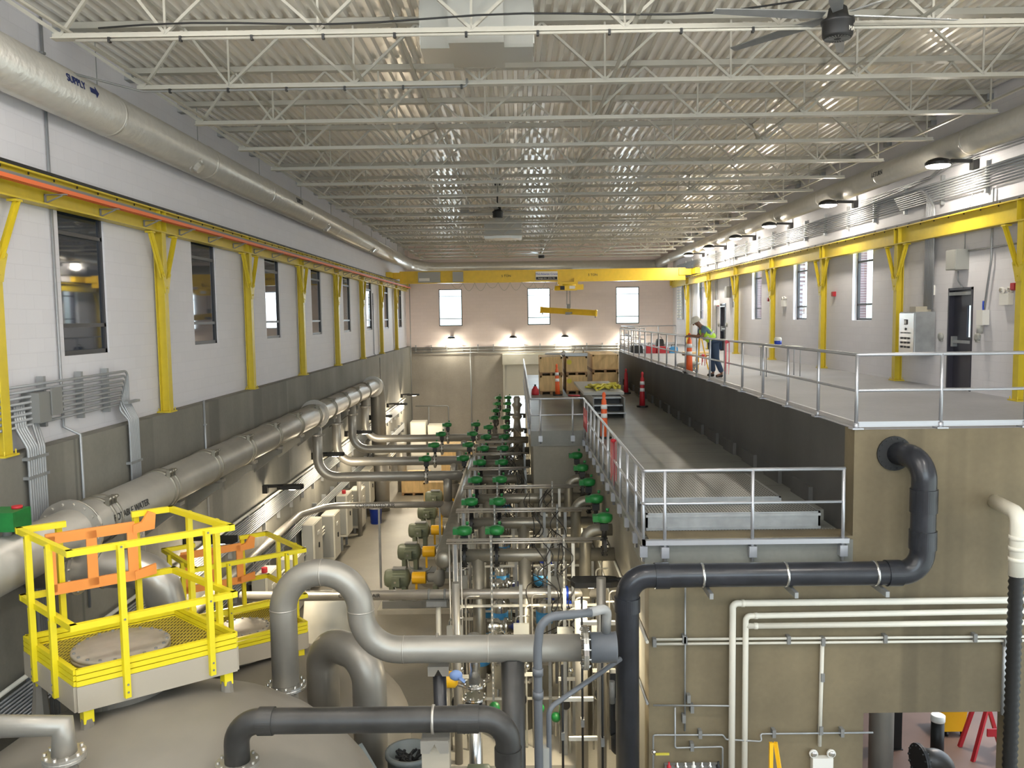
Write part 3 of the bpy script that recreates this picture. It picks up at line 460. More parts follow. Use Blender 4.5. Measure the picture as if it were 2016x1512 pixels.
for lc, lb, sc in (((2.36, 8.9, 3.38), 'grey strut trapeze with a junction box hanging at the top right edge', 1), ((-1.7, 29, 3.5), 'small grey box hanging from the joists left of the middle fan', .95)):
    t = thing('hanging_box', lb, 'junction box', lc); x, y, z = lc; MB().box((x, y, z+.16*sc), (.22*sc, .15, .32*sc)).build('box_body', 'grey_box', t)
    m = MB(); [m.bx(x+d-.02, x+d+.02, y-.1, y-.07, z-.05, z+.45) for d in (-.12*sc, .12*sc)]; [m.cyl((x+d, y, z+.3), (x+d, y, 4.35), .008, n=5) for d in (-.12*sc, .12*sc)]; m.build('strut', 'galv', t)
# conduits on the joists
t = thing('conduit_run', 'grey conduit clipped under the third visible joist and up over the left wall', 'conduit', (-3.5, 12.5, 3.33))
m = MB(); m.tube(fil([(-6.6, 8, 3.85), (-6.55, 11.4, 3.5), (-5.4, 12.49, 3.355), (-.67, 12.49, 3.355), (-.67, 12.49, 3.47)], .1, 4), .017, 8); m.build('conduit', 'machine_grey', t); m = MB(); [MB().box((-5.0+.85*i, 12.49, 3.355), (.03, .05, .06)).build('clip', 'black', t) for i in range(6)]
t = thing('conduit_run', 'thin white conduit clipped under the nearest visible joist with dark clips', 'conduit', (1.4, 10.25, 3.35)); MB().tube([(-5.2, 10.25, 3.357), (4, 10.25, 3.365), (8.1, 10.25, 3.357)], .018, 8).build('conduit', 'white_steel', t); m = MB(); [MB().box((-4.8+.85*i, 10.25, 3.357), (.03, .05, .06)).build('clip', 'black', t) for i in range(10)]
t = thing('cable', 'loose black cable draped along the nearest joist up to the fan', 'cable', (2.3, 9.9, 3.48)); m = MB(); m.tube([(-4.9+i*.56, 10.2-.02*i, 3.48+.03*math.sin(i*.9)) for i in range(14)]+[(3.1, 9.95, 3.55), (3.72, 9.9, 3.62)], .012, 6); m.build('cable_run', 'black', t)
# ---------------- right wall equipment ----------------
t = thing('conduit_rack', 'long rack of parallel grey conduits high on the right wall behind the floodlights', 'conduit rack', (9.38, 27, 2.6))
for i in range(8): z = 2.46+.055*i; MB().tube([(9.36, 12, z), (9.36, 49, z)], .02, 8).build('conduit', 'conduit', t)
for i in range(4): z = 2.97+.05*i; MB().tube(fil([(9.34, 12, z+.1), (9.34, 18.4, z+.1), (9.34, 19.2, z-.1*(i > 1)), (9.34, 23, z-.12)], .2, 3), .014, 6).build('thin_conduit', 'conduit', t)
for k in range(20): y = 13.5+1.75*k; MB().bx(9.37, 9.45, y-.03, y+.03, 2.34, 2.98).build('strut', 'galv', t)
t = thing('conduit_bundle', 'vertical bundle of grey conduits dropping to the stainless control panel', 'conduit', (9.35, 19.1, 0))
for i in range(7): MB().tube(fil([(9.33, 20.6+.05*i, 2.46+.05*i), (9.33, 18.92+.06*i, 2.46+.05*i), (9.33, 18.92+.06*i, .05)], .25, 5), .022, 8).build('conduit', 'conduit', t)
t = thing('control_panel', 'stainless control panel with rows of black switches beside the near exit door', 'control panel', (9.2, 19.3, -1.05))
MB().bx(8.98, 9.42, 18.95, 19.72, -.99, 0.0).build('cabinet_body', 'galv', t); d = MB().bx(8.955, 8.98, 18.98, 19.7, -.97, -.03).build('cabinet_door', 'stainless_bright', t)
m = MB(); [m.cyl((8.93, 19.55-.17*i, -.6-.1*j), (8.955, 19.55-.17*i, -.6-.1*j), .024, n=10) for i in range(3) for j in range(3)]; m.build('switches', 'black', d); m = MB(); [m.bx(8.945, 8.955, 19.48-.17*i, 19.6-.17*i, -.49, -.465) for i in range(3)]; m.build('switch_labels', 'black', d)
MB().bx(8.945, 8.955, 19.28, 19.43, -.29, -.17).build('meter', 'ink', d); MB().bx(8.943, 8.946, 19.33, 19.41, -.27, -.19).build('meter_face', 'white_plastic', d); MB().cyl((8.94, 19.36, -.39), (8.955, 19.36, -.39), .03, n=10).build('keyhole', 'black', d)
MB().bx(9.05, 9.4, 19.1, 19.4, 0, .12).build('gland_box', 'tan_box', t)
def wbox(name, label, cat, y, z, w, h, dp, mat, group=None, x=9.45):
    t = thing(name, label, cat, (x-dp/2, y, z-h/2), group); MB().bx(x-dp, x, y-w/2, y+w/2, z-h/2, z+h/2).build('box_body', mat, t); MB().bx(x-dp-.012, x-dp, y-w/2+.015, y+w/2-.015, z-h/2+.015, z+h/2-.015).build('cover', mat, t); return t
wbox('junction_box', 'white flat box on the wall above the stainless control panel', 'junction box', 19.2, .48, .3, .22, .1, 'white_plastic'); b_ = wbox('electrical_box', 'large grey electrical box above the near exit door', 'electrical box', 17.85, 1.08, .4, .42, .28, 'grey_box')
t = thing('conduit_run', 'thin conduits around the grey box above the near exit door', 'conduit', (9.4, 17.3, 1.0)); MB().tube([(9.4, 16.75, 2.4), (9.4, 16.75, 1.0), (9.4, 16.95, -.02)], .022, 8).build('vertical_conduit', 'conduit', t); MB().tube([(9.41, 17.6, 1.25), (9.41, 15.6, 1.25)], .018, 8).build('horizontal_conduit', 'conduit', t); MB().tube(fil([(9.4, 17.75, 1.3), (9.4, 17.75, 1.8), (9.4, 17.5, 2.4)], .2, 4), .014, 8).build('curved_conduit', 'conduit', t); MB().tube(fil([(9.38, 17.95, .85), (9.38, 17.95, .65), (9.38, 17.75, .5)], .1, 4), .016, 8).build('flexible_conduit', 'conduit', t)
t = thing('paper_dispenser', 'white square box with a spout under a conduit right of the near exit door', 'dispenser', (9.35, 16.9, -.35)); MB().bx(9.3, 9.44, 16.82, 17.05, -.28, .02).build('box_body', 'white_plastic', t); MB().cyl((9.33, 16.95, -.29), (9.33, 16.95, -.45), .06).build('spout', 'grey_box', t); MB().tube([(9.37, 16.93, .02), (9.38, 16.95, .2)], .02, 6).build('blue_fitting', 'blue', t)
for i, (y, z, lb) in enumerate(((15.95, .45, 'red fire alarm box on the right wall nearest the camera'), (25.0, .56, 'red fire alarm box on the right wall between the two nearest windows'), (31.4, .53, 'red fire alarm box on the right wall near the third window'), (39.3, .45, 'small red fire alarm box by the far exit door'))):
    wbox('fire_alarm', lb, 'fire alarm', y, z, .16, .14, .08, 'alarm_red', 'red alarms on the right wall')
def elight(x, y, z, dr_, label):
    t = thing('emergency_light', label, 'emergency light', (x, y, z)); d = V(dr_); s = V((abs(d.y), abs(d.x), 0))
    m = MB(); m.box(V((x, y, z))+d*.05, (abs(d.x)*.1+s.x*.3, abs(d.y)*.1+s.y*.3, .22)); m.build('battery_case', 'white_plastic', t)
    for a in (-1, 1):
        c = V((x, y, z+.17))+d*.05+s*a*.13; m = MB(); m.lathe(c, d+V((0, 0, -.15)), [(.03, -.05), (.065, 0), (.065, .03), (.055, .035)], 14); hd = m.build('lamp_head', 'white_plastic', t); m = MB(); m.lathe(c+d*.035, d+V((0, 0, -.15)), [(.05, 0), (.045, .012), (.02, .02)], 12); m.build('reflector', 'chrome', hd)
    return t
elight(9.45, 16.2, .22, (-1, 0, 0), 'white twin head emergency light on the right wall near the door'); elight(9.45, 29.6, .36, (-1, 0, 0), 'white twin head emergency light on the right wall behind the table'); elight(4.42, 11.95, -6.63, (0, -1, 0), 'white twin head emergency light on the lower concrete wall beside the doorway')
for i, (y, z, lb) in enumerate(((18.68, -.55, 'left of the near exit door'), (17.2, -.53, 'right of the near exit door'), (39.2, -.45, 'left of the far exit door'), (37.7, -.45, 'right of the far exit door'))):
    t = thing('door_holder', 'round grey push plate on the wall %s' % lb, 'push plate', (9.42, y, z), 'round push plates by the exit doors'); MB().lathe((9.45, y, z), (-1, 0, 0), [(.075, 0), (.085, .02), (.085, .06), (.05, .07)], 16).build('round_plate', 'grey_box', t); MB().bx(9.4, 9.45, y-.05, y+.05, z-.11, z-.07).build('bracket', 'grey_box', t)
t = wbox('electrical_box', 'grey electrical box above the far exit door', 'electrical box', 37.2, .98, .35, .5, .2, 'grey_box'); t = thing('conduit_run', 'thin grey conduits dropping beside the far exit door', 'conduit', (9.4, 38.6, 0)); [MB().tube([(9.4, y, 2.45), (9.4, y, z)], .022, 8).build('conduit', 'conduit', t) for y, z in ((39.5, -1.2), (39.75, .6), (37.1, 1.2), (36.5, .3))]
t = wbox('heater_unit', 'small white unit on the wall above the far exit door', 'wall unit', 39.4, .55, .45, .25, .15, 'white_plastic')
t = thing('louvre_panel', 'tall grey slatted panel between the far crane columns on the right wall', 'louvre', (9.38, 48.2, -.22)); MB().bx(9.36, 9.44, 47.5, 49.0, -.25, 1.7).build('frame', 'galv', t); m = MB(); [m.bx(9.33, 9.36, 47.6+.7*i, 48.15+.7*i, -.15+.16*j, -.04+.16*j) for i in range(2) for j in range(11)]; m.build('slats', 'cabinet', t)
# ---------------- left wall conduits ----------------
t = thing('conduit_rack', 'rack of bent grey conduits on the upper left wall below the nearest window', 'conduit rack', (-6.55, 12.3, -1.1))
for i in range(8):
    z = -.80-.075*i; yb = 13.92-.045*i; MB().tube(fil([(-6.5, 9.9, z-.02), (-6.5, yb, z), (-6.5, yb, min(z-.1, -1.3)), (-6.36, yb, -1.6), (-6.36, yb, -7)], .1, 4), .02, 8).build('conduit', 'conduit', t)
for y in (11.5, 12.5, 13.3): MB().bx(-6.62, -6.52, y-.03, y+.03, -1.42, -.72).build('strut', 'galv', t)
for z in (-1.3, -2.3): MB().bx(-6.42, -6.335, 13.55, 13.98, z-.02, z+.02).build('strut_strap', 'galv', t)
t = thing('conduit_bundle', 'vertical bundle of grey conduits beside the nearest yellow column on the left', 'conduit', (-6.4, 10.95, -4))
for i in range(8): y = 10.75+.052*i; MB().tube(fil([(-6.52, y+.15*(i > 4), -1.05), (-6.5, y+.12*(i > 4), -1.35), (-6.36, y, -1.62), (-6.36, y, -7)], .15, 4), .021, 8).build('conduit', 'conduit', t)
for z in (-1.75, -2.0, -2.9): MB().bx(-6.42, -6.335, 10.7, 11.18, z-.02, z+.02).build('strut_strap', 'galv', t)
t = thing('junction_box', 'grey open junction box at the left end of the conduit rack', 'junction box', (-6.5, 11.3, -1.3)); MB().bx(-6.62, -6.38, 11.1, 11.38, -1.32, -.92).build('box_body', 'machine_grey', t); MB().bx(-6.37, -6.35, 11.36, 11.62, -1.25, -.88).build('open_lid', 'machine_grey', t)
for lb, pts in (('thin vertical conduit on the left wall by the nearest window', [(-6.62, 12.1, 4.3), (-6.62, 12.1, -1.5), (-6.38, 12.1, -1.62), (-6.38, 12.1, -4.2)]), ('short vertical conduit stub on the concrete below the second left window', [(-6.4, 17.0, -1.6), (-6.4, 17.0, -4)]), ('thin conduit on the far part of the left wall above the pipe elbow', [(-6.62, 38.9, 1.2), (-6.62, 38.9, -1.6), (-6.4, 39.2, -1.8), (-6.4, 39.2, -3.5)]), ('vertical conduit in the far left corner of the hall', [(-6.38, 50.5, 2.6), (-6.38, 50.5, -6.8)])):
    t = thing('conduit_run', lb, 'conduit', pts[-1]); MB().tube(pts, .022, 8).build('conduit', 'conduit', t); p_ = pts[0]; MB().box((p_[0], p_[1], p_[2]-.5), (.06, .07, .03)).build('strap', 'galv', t)
def wallrun(label, z0, n, dz, r, x, y0, y1, mat='conduit', sag=0):
    t = thing('conduit_rack', label, 'conduit rack', (x, (y0+y1)/2, z0))
    for i in range(n): MB().tube([(x, y0, z0+dz*i), (x, y1, z0+dz*i)], r, 8).build('conduit', mat, t)
    y = y0+.5
    while y < y1: MB().bx(-6.42, x+.0, y-.03, y+.03, z0-.22, z0+dz*n+.03).build('strut', 'galv', t); y += 1.26
wallrun('wide band of parallel conduits low on the left wall just under the floodlights', -5.0, 9, .05, .019, -6.34, 5, 47); wallrun('lower band of shiny conduits on the left wall above the electrical cabinets', -6.0, 5, .06, .02, -6.28, 5, 46)
wallrun('third band of grey pipes near the foot of the left wall', -6.75, 3, .1, .03, -6.2, 5, 44, 'pvc_white'); t = thing('pipe_run', 'single thin white pipe above the conduit band on the left wall', 'pipe', (-6.3, 25, -4.5)); MB().tube([(-6.3, 9, -4.47), (-6.3, 47, -4.47)], .03, 8).build('pipe', 'pvc_white', t)
# far wall conduits
t = thing('conduit_rack', 'horizontal conduits on short posts along the far concrete band', 'conduit rack', (-.5, 50.7, -2)); [MB().tube([(-6.3, 50.66, z), (9, 50.66, z)], .025, 8).build('conduit', 'conduit', t) for z in (-1.75, -1.9, -2.08)]
[MB().bx(x-.03, x+.03, 50.66, 50.75, -2.0, -1.6).build('strut', 'galv', t) for x in [-6.1+.94*i for i in range(16)]]
for lb, pts in (('vertical conduit down the middle of the far concrete wall', [(-2.8, 50.68, -1.8), (-2.8, 50.68, -7.5)]), ('square loop of conduit low on the far concrete wall', [(-6.2, 50.68, -5.3), (-4.2, 50.68, -5.3), (-4.2, 50.68, -7.4)]), ('small conduit drop left of the loop on the far wall', [(-5.4, 50.68, -5.35), (-5.4, 50.68, -7.4)])):
    t = thing('conduit_run', lb, 'conduit', pts[-1]); MB().tube(fil(pts, .1, 4), .03, 8).build('conduit', 'conduit', t)
# ---------------- guard rails ----------------
def rail(name, label, path, z, h, posts, loc, toe=True, side=0, group=None, mat='aluminium', mid=.52):
    t = thing(name, label, 'railing', loc, group); ex = .033
    MB().tube(fil([(x, y, z+h) for x, y in path], .03, 2), .026, 10).build('top_rail', mat, t); MB().tube(fil([(x, y, z+h*mid) for x, y in path], .03, 2), .022, 10).build('mid_rail', mat, t)
    for x, y in posts:
        m = MB(); m.cyl((x, y, z-side), (x, y, z+h), .026, n=10); m.build('post', mat, t)
        m = MB()
        if side: m.box((x, y, z-side*.55), (.11, .11, .16))
        else: m.box((x, y, z+.01), (.16, .16, .02)); m.cyl((x, y, z), (x, y, z+.09), .04, n=10)
        m.build('post_bracket', mat, t)
    if toe:
        m = MB()
        for (a, b), (c, d) in zip(path[:-1], path[1:]): m.bar((a, b, z+.065), (c, d, z+.065), .012, .06); m.bar((a, b, z+.1), (c, d, z+.1), .03, .012); m.bar((a, b, z+.035), (c, d, z+.035), .03, .012)
        m.build('toe_board', mat, t)
    return t
rail('guard_rail', 'aluminium guard rail along the mezzanine edge where the worker leans', [(9.3, 12.0), (4.87, 12.0), (4.87, 39.5)], ZD, 1.07, [(4.87+1.21*i, 12.0) for i in range(4)]+[(4.87, 12.0+1.524*i) for i in range(1, 19)], (4.87, 12, ZD))
rail('guard_rail', 'distant aluminium guard rail across the far end of the mezzanine', [(6.05, 39.6), (6.05, 48.5), (9.2, 48.5)], ZD, 1.07, [(6.05, 39.6+1.48*i) for i in range(7)]+[(7.1, 48.5), (8.2, 48.5), (9.2, 48.5)], (6.05, 44, ZD)); rail('guard_rail', 'short aluminium guard rail closing the step in the mezzanine edge', [(4.87, 39.55), (6.0, 39.55)], ZD, 1.07, [(5.4, 39.55)], (5.4, 39.55, ZD))
rail('guard_rail', 'aluminium guard rail in front of the gallery steps and back along its side', [(4.68, 11.88), (1.8, 11.88), (1.8, 22.66)], -3.22, 1.0, [(4.66, 11.88), (3.36, 11.88), (2.1, 11.88), (1.8, 11.95)]+[(1.8, 12.7+.98*i) for i in range(11)], (3, 11.88, -3.22), False, .34)
rail('guard_rail', 'aluminium guard rail around the far part of the gallery above the skid', [(1.8, 22.72), (.36, 22.72), (.36, 44.5)], -3.15, .93, [(1.5, 22.72), (.62, 22.72)]+[(.36, 24.2+1.5*i) for i in range(14)], (.4, 23, -3.15), False, .3)
# ---------------- big header pipe along the left wall ----------------
HX, HZ, HR = -5.95, -2.76, .315
t = thing('header_pipe', 'big stainless header pipe running along the left concrete wall', 'pipe', (HX, 23, HZ))
MB().tube([(HX, 8.2, HZ), (HX, 34.6, HZ)], HR, 36).build('pipe_barrel', 'matte_stainless', t)
MB().tube(fil([(HX, 34.5, HZ), (HX, 35.6, HZ), (HX, 35.6, -7.9)], .75, 10), HR, 32).build('end_elbow', 'matte_stainless', t)
for i in range(11):
    y = 11.6+2.05*i; m = MB()
    for d in (-.09, .09): m.lathe((HX, y+d, HZ), (0, 1, 0), [(HR, -.018), (HR+.028, -.012), (HR+.028, .012), (HR, .018)], 36)
    for a in (.9, -2.2):
        c = V((HX+math.cos(a)*(HR+.05), y, HZ+math.sin(a)*(HR+.05)))
        for d in (-.12, -.03, .06): m.cyl(c+V((-.05, d, -.04)), c+V((.06, d, .05)), .022, n=6); m.box(c+V((0, d, 0)), (.06, .04, .12))
    m.build('coupling', 'skid_stainless', t)
for y in (10.9, 24.4, 34.3): m = MB(); flange(m, (HX, y, HZ), (0, 1, 0), HR+.12, .03, 16, .022); m.build('flange', 'stainless', t)
text('POTABLE WATER', .14, (HX+HR*.99+.012, 12.0, HZ+.04), (0, 1, 0), V((-.12, 0, .99)), 'ink', t)
for i in range(10):
    y = 14.1+2.05*i; k = thing('pipe_bracket', 'concrete bracket under the big header pipe, %s to the camera' % near(i, 10), 'bracket', (-6.15, y, -3.6), 'brackets under the header pipe'); m = MB(); m.prism([(0, 0), (.62, 0), (.62, -.12), (.5, -.18), (0, -.55)], (-6.42, y, -3.12), (1, 0, 0), (0, 0, 1), .3); m.build('bracket_body', 'conc_left', k); MB().bx(-6.2, -5.75, y-.1, y+.1, -3.12, -3.06).build('saddle', 'matte_stainless', k)
for i, y in enumerate((24.55, 27.2, 29.8, 32.4)):
    t = thing('branch_pipe', 'stainless branch pipe from the header crossing to the valves, %s to the camera' % near(i, 4), 'pipe', (HX+.02, y, -4.65), 'branch pipes crossing the aisle')
    MB().tube(fil([(HX+.02, y, HZ-.2), (HX+.02, y, -4.65), (-.3, y, -4.65)], .55, 10), .145, 22).build('pipe_run', 'matte_stainless', t)
    m = MB(); flange(m, (HX+.02, y, HZ-.62), (0, 0, 1), .22, .02, 8, .014); m.build('flange', 'stainless', t)
    m = MB(); flange(m, (-2.72, y, -4.65), (1, 0, 0), .24, .025, 10, .016); m.build('flange', 'stainless', t); m = MB(); flange(m, (-1.6, y, -4.65), (1, 0, 0), .24, .025, 10, .016); m.build('flange', 'stainless', t)
    MB().tube(fil([(-2.1, y, -4.65), (-2.1, y, -5.4)], .1, 2), .13, 18).build('tee', 'matte_stainless', t)
    MB().lathe((-2.1, y-.02, -5.9), (0, 0, 1), [(.08, 0), (.2, .08), (.24, .2), (.24, .34), (.2, .4), (.13, .5)], 20).build('strainer_bowl', 'tank', t)
# ---------------- tanks and manway platforms ----------------
def tank(loc, R, zt_, label, hd, nk):
    x, y = loc; t = thing('process_tank', label, 'tank', (x, y, ZF)); h = zt_-ZF
    pr = [(R, 0), (R, h-hd-.05)]+[(R*math.cos(a*PI/20), h-hd+hd*math.sin(a*PI/20)) for a in range(1, 10)]+[(.02, h)]; MB().lathe((x, y, ZF), (0, 0, 1), pr, 72).build('shell', 'tank', t)
    MB().cyl((nk[0], nk[1], zt_-.3), (nk[0], nk[1], nk[2]), nk[3], n=36).build('manway_neck', 'tank', t); return t
def platform(label, O, u, w, L, Wd, zf, hr, gate_first, s=1.0, lid=None, tz=-4.4):
    O = V((*O, 0)); u = V((*u, 0)).normalized(); w = V((*w, 0)).normalized(); t = thing('manway_platform', label, 'platform', (*(O+u*L/2+w*Wd/2).xy, zf-.3))
    Pt = lambda a, b, z: O+u*a+w*b+V((0, 0, z)); yw = 'frp_yellow'
    m = MB(); m.prism([(0, 0), (L, 0), (L, Wd), (0, Wd)], Pt(0, 0, zf-.02), u, w, .04); m.build('grating_floor', 'grate_yellow', t)
    m = MB()
    for a, b, c, d in ((0, 0, L, 0), (L, 0, L, Wd), (L, Wd, 0, Wd), (0, Wd, 0, 0)): m.bar(Pt(a, b, zf-.17), Pt(c, d, zf-.17), .06*s, .26*s)
    m.build('frame_channel', 'beige_frp', t); m = MB()
    for a, b, c, d in ((0, 0, L, 0), (L, 0, L, Wd), (L, Wd, 0, Wd), (0, Wd, 0, 0)):
        for zz in (-.01, .05, .11): m.bar(Pt(a, b, zf+zz), Pt(c, d, zf+zz), .05*s, .05*s)
    m.build('toe_boards', yw, t)
    rails = [((.74*L, Wd), (L, Wd)), ((L, Wd), (L, 0)), ((L, 0), (0, 0)), ((0, 0), (0, Wd)), ((0, Wd), (.27*L, Wd))]
    for nm, zz in (('top_rail', hr), ('mid_rail', hr*.43)):
        m = MB(); [m.bar(Pt(*a, zf+zz)-(Pt(*b, 0)-Pt(*a, 0)).normalized()*.03, Pt(*b, zf+zz)+(Pt(*b, 0)-Pt(*a, 0)).normalized()*.03, .06*s, .065*s) for a, b in rails]; m.build(nm, yw, t)
    for a, b in ((.28*L, 0), (.82*L, 0), (L, .3*Wd), (L, .75*Wd), (.76*L, Wd), (.25*L, Wd), (0, .72*Wd), (0, .3*Wd)):
        ox = (-.045 if b == 0 else (.045 if b == Wd else 0))*s; oy = (.045 if a == L else (-.045 if a == 0 else 0))*s
        p = Pt(a, b, 0)+w*ox+u*oy; m = MB(); m.bar(p+V((0, 0, zf-.26)), p+V((0, 0, zf+hr+.02)), .06*s, .06*s, up=w); m.build('post', yw, t)
        m = MB(); q = p+w*(ox*.75)+u*(oy*.75)
        for z in (-.2, -.12, hr*.43, hr): m.cyl(q+V((0, 0, zf+z)), q+(w*ox+u*oy)*.12+V((0, 0, zf+z)), .012*s, n=6)
        m.build('bolts', 'machine_grey', t)
    for a, b in ((.06*L, .04), (.94*L, .04), (.06*L, Wd-.04), (.94*L, Wd-.04)):
        m = MB(); p = Pt(a, b, 0); m.bar(p+V((0, 0, tz+.08)), p+V((0, 0, zf-.2)), .1*s, .1*s, up=w); m.build('leg', yw, t); MB().lathe(p+V((0, 0, tz-.28)), (0, 0, 1), [(.1*s, 0), (.06*s, .4)], 8, False).build('foot', 'tank', t)
    g0, g1 = (.14*L, .72*L); m = MB(); R_ = lambda a, z: Pt(a, Wd-.07, zf+z)
    for z in (.46*hr, .9*hr): m.bar(R_(g0, z), R_(g1, z), .035*s, .12*s)
    for a in (g0+.04, (g0+g1)/2, g1-.03): m.bar(R_(a, .44*hr), R_(a, .92*hr), .035*s, .11*s, up=u)
    m.prism([(0, 0), (.24, .02), (.26, .2), (.18, .24), (.1, .12), (0, .1)], R_(g1-.02, .84*hr), u, (0, 0, 1), .05); m.prism([(0, 0), (.24, .03), (.24, .15), (0, .1)], R_(g1-.02, .42*hr), u, (0, 0, 1), .05); m.build('swing_gate', 'orange', t)
    c = Pt(*lid[:2], 0); r = lid[2]; m = MB(); m.lathe(c+V((0, 0, zf-.5)), (0, 0, 1), [(r*.88, 0), (r*.88, .5), (r, .505), (r, .53), (r*.985, .535), (r*.985, .545), (r, .55), (r, .575), (r*.97, .585), (r*.3, .6), (.02, .6)], 48)
    mw = thing('manway_cover', label.replace('yellow railed platform', 'round bolted manway cover inside the platform'), 'manway cover', (*c.xy, zf-.5)); m.build('cover_plate', 'lid', mw); m = MB()
    for j in range(20): a = j*PI/10; m.cyl(c+V((math.cos(a)*r*.93, math.sin(a)*r*.93, zf+.07)), c+V((math.cos(a)*r*.93, math.sin(a)*r*.93, zf+.1)), .018*s, n=6)
    m.build('bolts', 'machine_grey', mw); return t
tank((-3.86, 8.5), 2.53, -4.0, 'large grey domed tank under the near yellow platform', 2.05, (-4.36, 8.88, -3.62, .44)); tank((-3.9, 13.0), 2.1, -5.4, 'second grey domed tank behind the stainless gooseneck pipe', 1.2, (-4.5, 13.2, -5.05, .36))
platform('near yellow railed platform on top of the large grey tank', (-4.44, 8.08), (1.26, .96), (-1.07, .96), 1.6, 1.42, -3.58, 1.32, 1, 1.0, (.66, .6, .5), -4.1)
platform('farther yellow railed platform behind the gooseneck pipe', (-4.85, 12.26), (.807, .59), (-.65, .76), 1.7, 1.44, -5.02, 1.32, 1, 1.0, (.88, .56, .43), -5.55)
t = thing('cross_pipe', 'wide stainless pipe from the left wall behind the near yellow platform', 'pipe', (-5.9, 10.75, -3.2))
MB().tube(fil([(-6.42, 10.75, -3.22), (-4.75, 10.75, -3.22), (-4.5, 11.0, -5.2)], .4, 8), .245, 28).build('pipe_run', 'stainless', t)
for x in (-5.98, -5.8): m = MB(); flange(m, (x, 10.75, -3.22), (1, 0, 0), .33, .025, 12, .018); m.build('flange', 'stainless', t)
MB().lathe((-5.45, 10.75, -3.22), (1, 0, 0), [(.245, -.01), (.255, 0), (.245, .01)], 28).build('weld_seam', 'chrome', t)
t = thing('valve_actuator', 'green actuator box on the near end of the header pipe', 'actuator', (-5.85, 9.6, -2.4)); MB().bx(-6.1, -5.75, 9.35, 9.7, -2.36, -2.14).build('actuator_body', 'green', t); MB().cyl((-5.85, 9.6, -2.14), (-5.85, 9.6, -2.11), .06).build('indicator', 'red', t); MB().cyl((-5.95, 9.55, -2.45), (-5.95, 9.55, -2.36), .05).build('stem', 'machine_grey', t)
# gooseneck, main pipe, end cap
GY = 10.1; t = thing('gooseneck_pipe', 'matte stainless gooseneck pipe rising from the tank and running right to a grey cap', 'pipe', (-2.93, GY, -4.5))
path = fil([(-2.93, GY, -4.5), (-2.93, GY, -3.1), (-1.97, GY, -3.1), (-1.97, GY, -4.09), (.74, GY, -4.09)], .48, 12); MB().tube(path, .165, 30).build('pipe_run', 'matte_stainless', t)
for p, a in (((-2.93, GY, -3.55), (0, 0, 1)), ((-2.44, GY, -3.1), (1, 0, 0)), ((-1.97, GY, -3.58), (0, 0, 1)), ((-1.45, GY, -4.09), (1, 0, 0)), ((-.4, GY, -4.09), (1, 0, 0))): MB().lathe(p, a, [(.165, -.008), (.17, 0), (.165, .008)], 30).build('weld_seam', 'stainless', t)
m = MB(); flange(m, (-2.93, GY, -4.53), (0, 0, 1), .25, .028, 12, .016); m.build('flange', 'stainless_bright', t); m = MB(); flange(m, (.8, GY, -4.09), (1, 0, 0), .27, .03, 12, .014); m.build('flange', 'stainless_bright', t)
MB().cyl((-2.93, GY, -4.85), (-2.93, GY, -4.5), .15).build('nozzle', 'tank', t)
MB().tube([(-.1, GY, -4.2), (-.1, GY, -7.9)], .145, 24).build('drop_leg', 'pvc_dusty', t)
t = thing('end_cap', 'dark grey plastic end cap on the right end of the main stainless pipe', 'pipe cap', (1.02, GY, -4.09)); MB().lathe((.86, GY, -4.09), (1, 0, 0), [(.16, 0), (.185, .01), (.185, .3), (.19, .31), (.19, .325), (.15, .33)], 30).build('cap_body', 'pvc_grey', t); MB().cyl((1.06, GY, -3.95), (1.06, GY, -3.84), .05).build('boss', 'pvc_grey', t)
t = thing('vent_hose', 'grey plastic pipe rising in front of the main pipe and curving over to the cap', 'pipe', (.21, 9.6, ZF))
MB().tube(fil([(.2, 9.6, ZF), (.2, 9.6, -3.9), (.24, 9.6, -3.52), (.85, 9.75, -3.52)], .5, 10), .052, 16).build('pipe_run', 'pvc_grey', t); MB().tube(fil([(.82, 9.75, -3.52), (1.06, 9.95, -3.54), (1.06, 10.1, -3.88)], .15, 6), .058, 16).build('clear_elbow', 'bag_plastic', t)
[MB().cyl((.2, 9.6, z), (.2, 9.6, z+.09), .064).build('coupling', 'pvc_grey', t) for z in (-4.22, -4.5, -5.6)]
t = thing('drain_pipe', 'thin grey pipe sloping up right to the dark vertical pipe', 'pipe', (.35, 9.9, ZF)); MB().tube(fil([(.33, 9.8, ZF), (.33, 9.8, -4.72), (1.3, 10.6, -4.45)], .12, 5), .032, 12).build('pipe_run', 'pvc_grey', t); MB().bx(.2, .33, 9.75, 9.85, -5.75, -5.2).build('instrument_box', 'grey_box', t)
# dark plastic pipes
def dark(name, label, pts, R, r, mat, colls, loc):
    t = thing(name, label, 'pipe', loc); MB().tube(fil(pts, R, 10), r, 30).build('pipe_run', mat, t)
    for p, a, ln in colls: MB().lathe(p, a, [(r*.99, -ln), (r*1.1, -ln), (r*1.1, ln), (r*.99, ln)], 40, False).build('coupling', mat, t)
    return t
DY = 11.45
dark('dark_pipe', 'large dark plastic pipe in front of the gallery wall and elbowing into the mezzanine', [(1.5, DY, ZF), (1.5, DY, -3.62), (5.6, DY, -3.62), (5.6, DY, -2.02), (5.42, YW+.1, -2.02)], .3, .165, 'pvc_dark', [((1.5, DY, -4.02), (0, 0, 1), .1), ((1.98, DY, -3.62), (1, 0, 0), .1), ((5.2, DY, -3.62), (1, 0, 0), .1), ((5.6, DY, -3.15), (0, 0, 1), .13), ((5.6, DY, -2.6), (0, 0, 1), .16)], (1.5, DY, ZF))
